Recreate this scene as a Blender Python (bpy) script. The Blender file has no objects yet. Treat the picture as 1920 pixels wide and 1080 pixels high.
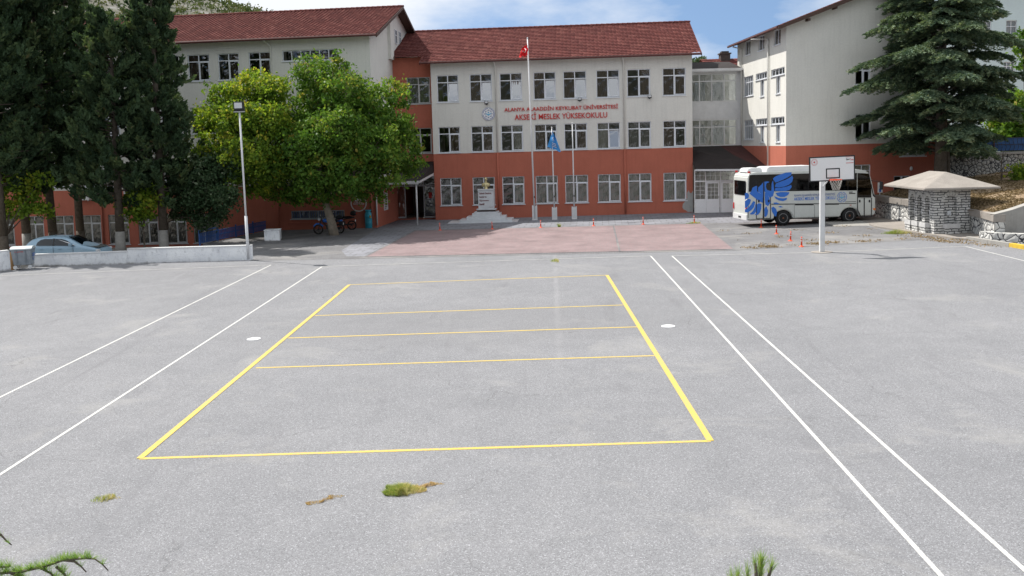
import bpy, bmesh, math, random
import numpy as np
from math import sin, cos, pi, radians, atan2, sqrt, floor
from mathutils import Matrix, Vector
random.seed(7); rng = np.random.default_rng(11)
S = bpy.context.scene
COL = S.collection
# ------------------------------------------------------------------ camera
H = 5.084; FX = 1700.0; CY = 440.0; PITCH = .09896; ROLL = .02655; GA = .00903
def _R():
    r0 = np.array([1, 0, 0.]); d = np.array([0, 0, -1.]); f = np.array([0, 1., 0])
    c, s = cos(PITCH), sin(PITCH); d2 = c*d - s*f; f2 = c*f + s*d
    c, s = cos(ROLL), sin(ROLL); return np.array([c*r0 + s*d2, -s*r0 + c*d2, f2])
CM = _R()
cam = bpy.data.cameras.new('camera'); co = bpy.data.objects.new('camera', cam); COL.objects.link(co)
co.matrix_world = Matrix([[CM[0][i], -CM[1][i], -CM[2][i], (0, 0, H)[i]] for i in range(3)] + [[0, 0, 0, 1]])
cam.lens = FX/1920*36; cam.sensor_width = 36; cam.sensor_fit = 'HORIZONTAL'
cam.shift_y = -(540-CY)/1920; cam.clip_start = .1; cam.clip_end = 3000
S.camera = co
# ------------------------------------------------------------------ light
SUN_EL = radians(55); SUN_AZ = radians(-54)         # azimuth from +Y, clockwise
w = bpy.data.worlds.new('World'); S.world = w; w.use_nodes = True
nt = w.node_tree; nt.nodes.clear()
N = nt.nodes.new; L = nt.links.new
out = N('ShaderNodeOutputWorld'); sky = N('ShaderNodeTexSky'); sky.sky_type = 'NISHITA'; sky.sun_disc = False
sky.sun_elevation = SUN_EL; sky.sun_rotation = SUN_AZ; sky.air_density = 1.3; sky.dust_density = .3; sky.ozone_density = 2.0
bg = N('ShaderNodeBackground'); bg.inputs[1].default_value = .066; L(sky.outputs[0], bg.inputs[0])
tc = N('ShaderNodeTexCoord'); va = N('ShaderNodeVectorMath'); va.operation = 'ADD'; va.inputs[1].default_value = (0, 0, .30); L(tc.outputs['Generated'], va.inputs[0]); L(va.outputs[0], sky.inputs[0])
mp = N('ShaderNodeMapping'); mp.inputs['Scale'].default_value = (1.0, 1.0, 2.6)
mp.inputs['Location'].default_value = (5.0, 2.2, .9)
L(tc.outputs['Generated'], mp.inputs[0])
nz = N('ShaderNodeTexNoise'); nz.inputs['Scale'].default_value = 2.6; nz.inputs['Detail'].default_value = 7; nz.inputs['Roughness'].default_value = .55
L(mp.outputs[0], nz.inputs[0])
rp = N('ShaderNodeValToRGB'); rp.color_ramp.elements[0].position = .44; rp.color_ramp.elements[1].position = .62
sz = N('ShaderNodeSeparateXYZ'); L(tc.outputs['Generated'], sz.inputs[0]); ma = N('ShaderNodeMath'); ma.operation = 'MULTIPLY_ADD'; ma.inputs[1].default_value = .30; L(sz.outputs[2], ma.inputs[0]); L(nz.outputs['Fac'], ma.inputs[2]); L(ma.outputs[0], rp.inputs[0])
cb = N('ShaderNodeBackground'); cb.inputs[0].default_value = (.93, .96, 1, 1); cb.inputs[1].default_value = .48
mx = N('ShaderNodeMixShader'); L(rp.outputs[0], mx.inputs[0]); L(bg.outputs[0], mx.inputs[1]); L(cb.outputs[0], mx.inputs[2]); L(mx.outputs[0], out.inputs[0])
sl = bpy.data.lights.new('sun', 'SUN'); sl.energy = 2.95; sl.angle = radians(.53); sl.color = (1, .95, .88)
so = bpy.data.objects.new('sun', sl); COL.objects.link(so)
sd = Vector((sin(SUN_AZ)*cos(SUN_EL), cos(SUN_AZ)*cos(SUN_EL), sin(SUN_EL)))
so.rotation_euler = sd.to_track_quat('Z', 'Y').to_euler(); so.location = (-30, 20, 40)
S.view_settings.view_transform = 'Standard'; S.view_settings.look = 'None'; S.view_settings.gamma = 1
S.view_settings.exposure = 1.12
# ------------------------------------------------------------------ calibration helpers: photograph pixel -> real place
def ray(x, y): return CM.T @ np.array([(x-960)/FX, (y-CY)/FX, 1])
def G(x, y, h=0):
    d = ray(x, y); t = (-H+h)/(d[2]-GA*d[0]); p = d*t; return Vector((p[0], p[1], p[2]+H))
def gz(x): return GA*x
def atY(x, y, Y):
    d = ray(x, y); p = d*Y/d[1]; return Vector((p[0], p[1], p[2]+H))
class Frame:
    def __init__(s, o, yaw): s.o = Vector((o[0], o[1], 0)); s.y = yaw
    def uv(s, x, y, dep=0):
        c, n = cos(s.y), sin(s.y); nv = (-n, c)
        d = ray(x, y); t = (s.o[0]*nv[0]+s.o[1]*nv[1]+dep)/(d[0]*nv[0]+d[1]*nv[1]); p = d*t
        dx, dy = p[0]-s.o[0], p[1]-s.o[1]; return (dx*c+dy*n, p[2]+H)
# ------------------------------------------------------------------ materials
MATS = {}
def nodes(name):
    m = bpy.data.materials.new(name); m.use_nodes = True; t = m.node_tree; t.nodes.clear()
    o = t.nodes.new('ShaderNodeOutputMaterial'); b = t.nodes.new('ShaderNodeBsdfPrincipled'); t.links.new(b.outputs[0], o.inputs[0])
    MATS[name] = m; return m, t, b, o
def c4(c): return (c[0], c[1], c[2], 1)
def noise(t, vec, scale, detail=4, rough=.55, dist=0):
    n = t.nodes.new('ShaderNodeTexNoise'); n.inputs['Scale'].default_value = scale; n.inputs['Detail'].default_value = detail
    n.inputs['Roughness'].default_value = rough; n.inputs['Distortion'].default_value = dist
    if vec is not None: t.links.new(vec, n.inputs['Vector'])
    return n.outputs['Fac']
def ramp(t, fac, stops):
    r = t.nodes.new('ShaderNodeValToRGB'); e = r.color_ramp.elements
    while len(e) < len(stops): e.new(.5)
    for i, (p, c) in enumerate(stops): e[i].position = p; e[i].color = c4(c) if hasattr(c, '__len__') else (c, c, c, 1)
    t.links.new(fac, r.inputs[0]); return r.outputs[0]
def mixc(t, fac, a, b, mode='MIX'):
    m = t.nodes.new('ShaderNodeMix'); m.data_type = 'RGBA'; m.blend_type = mode; m.clamp_factor = True
    for v, k in ((fac, 0), (a, 6), (b, 7)):
        if hasattr(v, 'is_linked') or hasattr(v, 'links'): t.links.new(v, m.inputs[k])
        elif k == 0: m.inputs[0].default_value = v
        else: m.inputs[k].default_value = c4(v)
    return m.outputs[2]
def mth(t, op, a, b=None, c=None):
    m = t.nodes.new('ShaderNodeMath'); m.operation = op
    for i, v in enumerate((a, b, c)):
        if v is None: continue
        if hasattr(v, 'links'): t.links.new(v, m.inputs[i])
        else: m.inputs[i].default_value = v
    return m.outputs[0]
def objc(t): return t.nodes.new('ShaderNodeTexCoord').outputs['Object']
def mapping(t, v, scale=(1, 1, 1), rot=(0, 0, 0), loc=(0, 0, 0)):
    m = t.nodes.new('ShaderNodeMapping'); m.inputs['Scale'].default_value = scale; m.inputs['Rotation'].default_value = rot; m.inputs['Location'].default_value = loc
    t.links.new(v, m.inputs[0]); return m.outputs[0]
def bump(t, b, h, strength=.3, dist=.01):
    n = t.nodes.new('ShaderNodeBump'); n.inputs['Strength'].default_value = strength; n.inputs['Distance'].default_value = dist
    t.links.new(h, n.inputs['Height']); t.links.new(n.outputs[0], b.inputs['Normal'])
def pm(name, col, rough=.6, var=.18, scale=2.5, metal=0, bmp=0, bscale=40, spec=.4, fine=.08, streak=0):
    """painted / plain surface with dirt at two scales, optional vertical streaks and bump"""
    m, t, b, o = nodes(name); v = objc(t)
    dark = tuple(x*(1-var) for x in col); lite = tuple(min(1, x*(1+var*.5)) for x in col)
    c = ramp(t, noise(t, v, scale, 5, .6), [(.3, dark), (.65, lite)])
    c = mixc(t, fine*3, c, ramp(t, noise(t, v, scale*14, 3), [(.3, tuple(x*.7 for x in col)), (.7, lite)]))
    if streak:
        s = noise(t, mapping(t, v, (3.2, 3.2, .22)), 1.6, 4, .6)
        c = mixc(t, ramp(t, s, [(.5, 0), (.78, streak)]), c, tuple(x*.5 for x in col))
    t.links.new(c, b.inputs['Base Color']); b.inputs['Roughness'].default_value = rough; b.inputs['Metallic'].default_value = metal
    b.inputs['Specular IOR Level'].default_value = spec
    if bmp: bump(t, b, noise(t, v, bscale, 4, .6), bmp, .01)
    return m
CREAM = pm('cream_render', (.70, .695, .655), .85, .06, .7, bmp=.25, bscale=60, streak=.20, spec=.2)
RED = pm('terracotta_render', (.46, .148, .100), .85, .10, .8, bmp=.25, bscale=60, streak=.22, spec=.2)
PVC = pm('white_pvc', (.74, .77, .82), .35, .05, 2)
ALU = pm('grey_frame', (.50, .51, .52), .45, .08, 2)
WHITE = pm('white_paint', (.68, .69, .70), .5, .1, 2.5, streak=.1)
POLE = pm('galvanised_white', (.66, .67, .69), .4, .12, 3)
DARK = pm('dark_metal', (.025, .026, .03), .45, .2, 6)
BLACK = pm('black_rubber', (.012, .012, .013), .75, .2, 8)
WOODF = pm('eave_board', (.085, .05, .04), .75, .25, 3)
GUTTER = pm('gutter_brown', (.10, .03, .026), .5, .2, 3)
MARBLE = pm('marble', (.62, .64, .67), .35, .12, 1.6, streak=.12)
MARBD = pm('dark_marble', (.05, .035, .03), .3, .2, 3)
GOLD = pm('gilded_bronze', (.58, .50, .28), .32, .3, 9, metal=.75)
CONC = pm('concrete', (.34, .33, .31), .9, .2, 1.6, bmp=.5, bscale=30, streak=.35, spec=.2)
CONCL = pm('kiosk_concrete', (.30, .275, .25), .9, .28, 1.4, bmp=.6, bscale=22, spec=.2, fine=.15)
INTER = pm('room_wall', (.20, .18, .155), .9, .1, 1)
CURT_B = pm('brown_curtain', (.17, .11, .085), .9, .25, 3)
CURT_C = pm('cream_curtain', (.42, .40, .35), .9, .12, 2)
CURT_G = pm('grey_blind', (.20, .19, .175), .9, .12, 2)
REDP = pm('sign_red', (.60, .022, .02), .45, .1, 5)
BLUEP = pm('sign_blue', (.035, .12, .42), .4, .08, 5)
CYANP = pm('emblem_cyan', (.14, .45, .68), .4, .1, 5)
ORANGE = pm('post_orange', (.80, .085, .025), .5, .12, 6)
RAILB = pm('rail_blue', (.035, .11, .34), .45, .15, 4)
TANKB = pm('tank_blue', (.03, .30, .42), .45, .15, 4)
YEL = pm('kerb_yellow', (.62, .42, .05), .7, .2, 4)
BARK = pm('bark', (.125, .105, .085), .95, .45, 5, bmp=1, bscale=18, spec=.1)
BARKP = pm('pale_bark', (.26, .225, .18), .95, .4, 4, bmp=1, bscale=14, spec=.1)
LIME = pm('limewash', (.30, .29, .27), .9, .25, 4, bmp=.6, bscale=18)
CARDB = pm('cardboard', (.42, .25, .12), .9, .15, 3)
SHEET = pm('bitumen_red', (.065, .022, .02), .95, .25, 1.2, bmp=.6, bscale=60)
SHEETD = pm('bitumen_dark', (.028, .022, .022), .95, .25, 1.2, bmp=.6, bscale=60)
BLUEWALL = pm('pale_blue_render', (.60, .72, .76), .85, .05, .8, streak=.06)
BIN = pm('bin_galvanised', (.30, .34, .38), .45, .22, 4, metal=.3, streak=.2)
CARP = pm('car_paint', (.29, .42, .53), .22, .05, 2, metal=.15)
CARD = pm('car_hood_dark', (.05, .07, .075), .25, .1, 2, metal=.3)
BUSW = pm('bus_white', (.60, .625, .60), .28, .06, 1.2, streak=.08)
BUSB = pm('bus_blue', (.035, .17, .62), .35, .05, 2)
TRIM = pm('bus_trim', (.02, .021, .024), .4, .1, 5)
CHROME = pm('wheel_silver', (.62, .63, .65), .35, .2, 12, metal=.1)
LAMPG = pm('lamp_glass', (.62, .64, .66), .25, .1, 5)
REDL = pm('red_lens', (.5, .02, .02), .25, .1, 5)
ORL = pm('amber_lens', (.8, .2, .02), .25, .1, 5)
NETM = pm('net_cord', (.5, .48, .44), .8, .1, 5)
REDFLAG = pm('flag_red', (.72, .012, .02), .7, .08, 4)
BLUEFLAG = pm('flag_blue', (.06, .30, .68), .7, .1, 4)
SKINW = pm('plain_white', (.80, .80, .80), .5, .03, 3)
NAVY = pm('emblem_navy', (.07, .12, .33), .4, .1, 5)
def glass(name, refl, tint=(.78, .82, .82), wob=.02, fk=1):
    m, t, b, o = nodes(name); t.nodes.remove(b)
    tr = t.nodes.new('ShaderNodeBsdfTransparent'); tr.inputs[0].default_value = c4(tint)
    gl = t.nodes.new('ShaderNodeBsdfGlossy'); gl.inputs['Roughness'].default_value = .015; gl.inputs[0].default_value = (.95, .97, 1, 1)
    fr = t.nodes.new('ShaderNodeFresnel'); fr.inputs[0].default_value = 1.5
    f = mth(t, 'MULTIPLY_ADD', fr.outputs[0], fk, refl)
    bn = t.nodes.new('ShaderNodeBump'); bn.inputs['Strength'].default_value = wob; bn.inputs['Distance'].default_value = .3
    t.links.new(noise(t, mapping(t, objc(t), (1, 1, .7)), 2.2, 2, .5, .6), bn.inputs['Height'])
    t.links.new(bn.outputs[0], gl.inputs['Normal'])
    mx = t.nodes.new('ShaderNodeMixShader'); t.links.new(f, mx.inputs[0]); t.links.new(tr.outputs[0], mx.inputs[1]); t.links.new(gl.outputs[0], mx.inputs[2])
    t.links.new(mx.outputs[0], o.inputs[0]); return m
PANE = glass('window_glass', .075, wob=.22)
PANES = glass('coated_glass', .33, (.5, .5, .5), .01)
BUSG = glass('tinted_glass', .015, (.12, .13, .14), .01, .5)
# ground materials
def asphalt():
    m, t, b, o = nodes('asphalt'); v = objc(t)
    big = noise(t, v, .13, 5, .6, .4); mid = noise(t, v, 1.1, 5, .62)
    c = ramp(t, big, [(.3, (.176, .180, .193)), (.5, (.209, .213, .226)), (.70, (.248, .251, .264))])
    c = mixc(t, .55, c, ramp(t, mid, [(.25, (.182, .186, .198)), (.75, (.240, .243, .256))]))
    vo = t.nodes.new('ShaderNodeTexVoronoi'); vo.inputs['Scale'].default_value = 74; t.links.new(v, vo.inputs[0])
    sp = t.nodes.new('ShaderNodeSeparateColor'); t.links.new(vo.outputs['Color'], sp.inputs[0])
    g = ramp(t, sp.outputs[0], [(0, .5), (.2, .82), (.72, 1.03), (.92, 1.25), (1, 2.0)])
    c = mixc(t, .75, c, mixc(t, 1, c, g, 'MULTIPLY'))
    g2 = ramp(t, noise(t, v, 95, 3, .7), [(.3, .62), (.55, 1), (.75, 1.4)])
    c = mixc(t, .75, c, mixc(t, 1, c, g2, 'MULTIPLY'))
    # long faint lighter seam across the court and dark tar-stained streaks
    sx = t.nodes.new('ShaderNodeSeparateXYZ'); t.links.new(v, sx.inputs[0])
    d = mth(t, 'ABSOLUTE', mth(t, 'SUBTRACT', sx.outputs[0], mth(t, 'ADD', mth(t, 'MULTIPLY_ADD', sx.outputs[1], .045, -.02), mth(t, 'MULTIPLY', noise(t, v, .9, 3), .22))))
    far = ramp(t, mth(t, 'MULTIPLY', sx.outputs[1], .02), [(.38, 0), (.44, 1)]); seam = mth(t, 'MULTIPLY', mth(t, 'MULTIPLY', far, ramp(t, d, [(.03, 1), (.13, 0)])), ramp(t, noise(t, v, .5, 3), [(.35, .06), (.6, .32)]))
    c = mixc(t, seam, c, (.30, .30, .31))
    st = noise(t, mapping(t, v, (.45, .06, 1), (0, 0, .9)), 1.5, 6, .7, 1.2)
    c = mixc(t, ramp(t, st, [(.58, 0), (.68, .34)]), c, (.13, .13, .14))
    c = mixc(t, ramp(t, noise(t, v, .75, 5, .6, .8), [(.66, 0), (.74, .28)]), c, (.12, .12, .125)); c = mixc(t, ramp(t, noise(t, mapping(t, v, (1, 1, 1), (0, 0, 0), (7, 3, 0)), .32, 6, .7, .6), [(.55, 0), (.70, .45)]), c, (.30, .297, .29))
    band = mth(t, 'ABSOLUTE', mth(t, 'SUBTRACT', sx.outputs[1], mth(t, 'ADD', 24.2, mth(t, 'MULTIPLY', noise(t, v, .25, 4), 3.2)))); bandx = ramp(t, mth(t, 'MULTIPLY', mth(t, 'ABSOLUTE', mth(t, 'SUBTRACT', sx.outputs[0], -1.2)), .1), [(.3, 1), (.75, 0)])
    c = mixc(t, mth(t, 'MULTIPLY', bandx, ramp(t, mth(t, 'MULTIPLY', band, .1), [(.12, .34), (.36, 0)])), c, (.165, .166, .172))
    nw = t.nodes.new('ShaderNodeTexNoise'); nw.inputs['Scale'].default_value = 1.4; nw.inputs['Detail'].default_value = 5; t.links.new(v, nw.inputs[0])
    wv = t.nodes.new('ShaderNodeVectorMath'); wv.operation = 'ADD'; t.links.new(v, wv.inputs[0]); t.links.new(nw.outputs['Color'], wv.inputs[1])
    vc = t.nodes.new('ShaderNodeTexVoronoi'); vc.feature = 'DISTANCE_TO_EDGE'; vc.inputs['Scale'].default_value = .16; t.links.new(wv.outputs[0], vc.inputs[0])
    crk = mth(t, 'MULTIPLY', ramp(t, vc.outputs['Distance'], [(.0012, 1), (.0030, 0)]), ramp(t, noise(t, v, .35, 3), [(.5, 0), (.62, .5)])); c = mixc(t, crk, c, (.07, .07, .072))
    t.links.new(c, b.inputs['Base Color']); b.inputs['Roughness'].default_value = .93; b.inputs['Specular IOR Level'].default_value = .25
    bump(t, b, sp.outputs[0], .35, .006); return m
ASPH = asphalt()
def pavers(name, c1, c2, mort, bw, bh, rot, msize=.012, patch=None):
    m, t, b, o = nodes(name); v = mapping(t, objc(t), (1, 1, 1), (0, 0, rot))
    br = t.nodes.new('ShaderNodeTexBrick'); br.inputs['Scale'].default_value = 1; br.inputs['Brick Width'].default_value = bw
    br.inputs['Row Height'].default_value = bh; br.inputs['Mortar Size'].default_value = msize; br.inputs['Color1'].default_value = c4(c1)
    br.inputs['Color2'].default_value = c4(c2); br.inputs['Mortar'].default_value = c4(mort); br.inputs['Bias'].default_value = 0
    t.links.new(v, br.inputs[0]); c = br.outputs[0]
    c = mixc(t, .6, c, mixc(t, 1, c, ramp(t, noise(t, v, .6, 5, .65), [(.3, .68), (.7, 1.3)]), 'MULTIPLY'))
    c = mixc(t, .6, c, mixc(t, 1, c, ramp(t, noise(t, v, 14, 3, .65), [(.3, .75), (.7, 1.25)]), 'MULTIPLY'))
    if patch: c = mixc(t, ramp(t, noise(t, v, .28, 5, .7, .7), [(.5, 0), (.66, .75)]), c, patch)
    t.links.new(c, b.inputs['Base Color']); b.inputs['Roughness'].default_value = .9; b.inputs['Specular IOR Level'].default_value = .25
    bump(t, b, mth(t, 'SUBTRACT', 1, br.outputs['Fac']), .5, .01); return m
PINK = pavers('pink_pavers', (.265, .172, .178), (.215, .15, .155), (.20, .185, .185), .22, .11, .11, .016)
GREYP = pavers('grey_pavers', (.205, .205, .215), (.165, .165, .175), (.10, .10, .10), .24, .12, .11, .016, (.27, .26, .25))
TILES = pavers('pavement_tiles', (.215, .22, .245), (.19, .195, .215), (.11, .11, .115), .8, .8, .10, .02)
def leafm(name, stops, trans=.35, rough=.5):
    m, t, b, o = nodes(name); a = t.nodes.new('ShaderNodeAttribute'); a.attribute_name = 'tone'
    c = ramp(t, a.outputs['Fac'], stops); t.links.new(c, b.inputs['Base Color']); b.inputs['Roughness'].default_value = rough
    b.inputs['Specular IOR Level'].default_value = .14
    tl = t.nodes.new('ShaderNodeBsdfTranslucent'); t.links.new(mixc(t, 1, c, (1.3, 1.3, .7), 'MULTIPLY'), tl.inputs[0])
    mx = t.nodes.new('ShaderNodeMixShader'); mx.inputs[0].default_value = trans
    t.links.new(b.outputs[0], mx.inputs[1]); t.links.new(tl.outputs[0], mx.inputs[2]); t.links.new(mx.outputs[0], o.inputs[0]); return m
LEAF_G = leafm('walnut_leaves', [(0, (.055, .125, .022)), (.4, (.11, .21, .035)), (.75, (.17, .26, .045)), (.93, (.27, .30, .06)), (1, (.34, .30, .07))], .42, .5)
LEAF_Y = leafm('yellowing_leaves', [(0, (.07, .14, .02)), (.5, (.18, .28, .035)), (.8, (.30, .36, .045)), (1, (.46, .40, .06))], .45, .5)
LEAF_S = leafm('silver_leaves', [(0, (.03, .062, .028)), (.6, (.055, .095, .045)), (1, (.15, .19, .12))], .25, .5)
LEAF_C = leafm('cypress_foliage', [(0, (.038, .070, .038)), (.5, (.070, .115, .058)), (.85, (.125, .172, .075)), (1, (.19, .16, .08))], .25, .7)
LEAF_D = leafm('cedar_needles', [(0, (.034, .066, .046)), (.5, (.092, .142, .092)), (.9, (.19, .25, .15)), (1, (.26, .29, .18))], .2, .6)
LEAF_N = leafm('young_needles', [(0, (.11, .22, .06)), (.6, (.22, .36, .09)), (1, (.42, .48, .16))], .45, .5)
GRASSM = leafm('grass_blades', [(0, (.20, .30, .07)), (.5, (.32, .38, .11)), (.75, (.52, .46, .21)), (1, (.66, .52, .30))], .3, .7)
DRYM = leafm('dry_grass', [(0, (.34, .23, .12)), (.6, (.52, .38, .21)), (1, (.68, .54, .34))], .3, .8)
DRYS = leafm('shaded_bank_straw', [(0, (.13, .095, .055)), (.6, (.24, .18, .11)), (1, (.40, .31, .20))], .15, .9)  # dry grass for the bank, with the shade lying there put into its colour
SHRUBM = leafm('shrubs', [(0, (.05, .075, .03)), (.6, (.09, .12, .045)), (1, (.15, .15, .07))], .2, .8)
def stone(name, scale, thr, stonec, joint, stretch=(1, 1, 1), warp=.15, patch=0):
    m, t, b, o = nodes(name); v = objc(t)
    n = t.nodes.new('ShaderNodeTexNoise'); n.inputs['Scale'].default_value = 2.2; t.links.new(v, n.inputs[0])
    va = t.nodes.new('ShaderNodeVectorMath'); va.operation = 'SCALE'; va.inputs[3].default_value = warp; t.links.new(n.outputs['Color'], va.inputs[0])
    vb = t.nodes.new('ShaderNodeVectorMath'); vb.operation = 'ADD'; t.links.new(v, vb.inputs[0]); t.links.new(va.outputs[0], vb.inputs[1])
    vo = t.nodes.new('ShaderNodeTexVoronoi'); vo.feature = 'DISTANCE_TO_EDGE'; vo.inputs['Scale'].default_value = scale
    t.links.new(mapping(t, vb.outputs[0], stretch), vo.inputs[0])
    k = ramp(t, vo.outputs['Distance'], [(thr*.55, 0), (thr, 1)])
    s = ramp(t, noise(t, v, 3.5, 5, .65), [(.28, tuple(x*.72 for x in stonec)), (.6, stonec)])
    if patch: s = mixc(t, ramp(t, noise(t, v, .8, 4, .6), [(.45, 0), (.7, patch)]), s, (.32, .29, .24))
    c = mixc(t, k, joint, s); t.links.new(c, b.inputs['Base Color']); b.inputs['Roughness'].default_value = .85
    bump(t, b, vo.outputs['Distance'], .9, .12); return m
STONEW = stone('white_painted_stone', 3.4, .06, (.60, .60, .58), (.03, .032, .04), patch=.3)
STONEU = stone('old_whitewashed_stone', 4.6, .10, (.44, .43, .41), (.045, .045, .048), patch=.5)
def kiosk_stone():
    m, t, b, o = nodes('kiosk_stone'); v = objc(t); tcn = t.nodes.new('ShaderNodeSeparateXYZ'); t.links.new(v, tcn.inputs[0])
    cx = t.nodes.new('ShaderNodeCombineXYZ'); t.links.new(mth(t, 'ADD', tcn.outputs[0], tcn.outputs[1]), cx.inputs[0]); t.links.new(tcn.outputs[2], cx.inputs[1])
    n = t.nodes.new('ShaderNodeTexNoise'); n.inputs['Scale'].default_value = 5; n.inputs['Detail'].default_value = 2; t.links.new(v, n.inputs[0])
    va = t.nodes.new('ShaderNodeVectorMath'); va.operation = 'SCALE'; va.inputs[3].default_value = .09; t.links.new(n.outputs['Color'], va.inputs[0])
    vb = t.nodes.new('ShaderNodeVectorMath'); vb.operation = 'ADD'; t.links.new(cx.outputs[0], vb.inputs[0]); t.links.new(va.outputs[0], vb.inputs[1])
    br = t.nodes.new('ShaderNodeTexBrick'); br.inputs['Scale'].default_value = 1; br.inputs['Brick Width'].default_value = .34; br.inputs['Row Height'].default_value = .125
    br.inputs['Mortar Size'].default_value = .018; br.inputs['Mortar Smooth'].default_value = .1; br.offset = .42; br.squash = 1.5; br.squash_frequency = 3
    br.inputs['Color1'].default_value = (.66, .66, .64, 1); br.inputs['Color2'].default_value = (.50, .50, .49, 1); br.inputs['Mortar'].default_value = (.045, .047, .055, 1)
    t.links.new(vb.outputs[0], br.inputs[0])
    c = mixc(t, .7, br.outputs[0], mixc(t, 1, br.outputs[0], ramp(t, noise(t, v, 7, 4, .7), [(.3, .7), (.65, 1.1)]), 'MULTIPLY'))
    t.links.new(c, b.inputs['Base Color']); b.inputs['Roughness'].default_value = .85; bump(t, b, mth(t, 'SUBTRACT', 1, br.outputs['Fac']), .9, .03); return m
KSTONE = kiosk_stone()
def wallpaint():
    m, t, b, o = nodes('whitewashed_wall'); v = objc(t); sx = t.nodes.new('ShaderNodeSeparateXYZ'); t.links.new(v, sx.inputs[0])
    c = ramp(t, noise(t, v, 1.4, 6, .65), [(.3, (.68, .70, .74)), (.6, (.84, .86, .88))])
    c = mixc(t, ramp(t, noise(t, mapping(t, v, (1, 1, .5)), 5, 6, .75), [(.53, 0), (.70, .6)]), c, (.36, .37, .39))
    k = mth(t, 'ADD', sx.outputs[2], mth(t, 'MULTIPLY', noise(t, v, 3, 5, .7), .3))
    c = mixc(t, ramp(t, k, [(.12, 1), (.24, 0)]), c, (.20, .19, .18))
    t.links.new(c, b.inputs['Base Color']); b.inputs['Roughness'].default_value = .9; bump(t, b, noise(t, v, 9, 5, .7), .8, .03); return m
WALLP = wallpaint()
def rooft():
    m, t, b, o = nodes('roof_tiles'); v = objc(t)
    sn = t.nodes.new('ShaderNodeVectorMath'); sn.operation = 'SNAP'; sn.inputs[1].default_value = (.27, .34, 100); t.links.new(v, sn.inputs[0])
    wn = t.nodes.new('ShaderNodeTexWhiteNoise'); t.links.new(sn.outputs[0], wn.inputs[0])
    c = ramp(t, wn.outputs['Value'], [(0, (.098, .031, .029)), (.4, (.116, .037, .034)), (.8, (.132, .043, .038)), (1, (.165, .062, .054))])
    c = mixc(t, .7, c, mixc(t, 1, c, ramp(t, noise(t, v, .5, 6, .7, .5), [(.3, .78), (.7, 1.2)]), 'MULTIPLY'))
    c = mixc(t, ramp(t, noise(t, v, 4, 4, .7), [(.55, 0), (.8, .5)]), c, (.07, .045, .04))
    t.links.new(c, b.inputs['Base Color']); b.inputs['Roughness'].default_value = .95; b.inputs['Specular IOR Level'].default_value = .12; return m
ROOF = rooft()
def hillm(name, a, bb, cc, sc):
    m, t, b, o = nodes(name); v = objc(t)
    c = ramp(t, noise(t, v, sc, 8, .7), [(.35, a), (.52, bb), (.66, cc)]); t.links.new(c, b.inputs['Base Color']); b.inputs['Roughness'].default_value = .95; return m
HILL = hillm('rocky_hill', (.06, .07, .045), (.12, .115, .09), (.24, .24, .24), .12)
GREENHILL = hillm('wooded_hill', (.014, .02, .012), (.03, .035, .02), (.09, .075, .055), .06)
SOIL = hillm('dry_soil', (.15, .10, .06), (.26, .19, .12), (.36, .28, .19), 2.0)
YARD = hillm('yard_ground', (.13, .12, .10), (.20, .19, .17), (.27, .25, .22), 1.4)
def linep(name, col):
    m, t, b, o = nodes(name); v = objc(t)
    c = mixc(t, ramp(t, noise(t, v, 26, 5, .8), [(.47, 0), (.66, .85)]), col, (.24, .24, .24))
    c = mixc(t, ramp(t, noise(t, v, 1.3, 4, .6), [(.5, 0), (.8, .35)]), c, (.26, .26, .25))
    t.links.new(c, b.inputs['Base Color']); b.inputs['Roughness'].default_value = .8; return m
LINEW = linep('white_line', (.55, .55, .53)); LINEY = linep('yellow_line', (.58, .41, .06))
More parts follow.
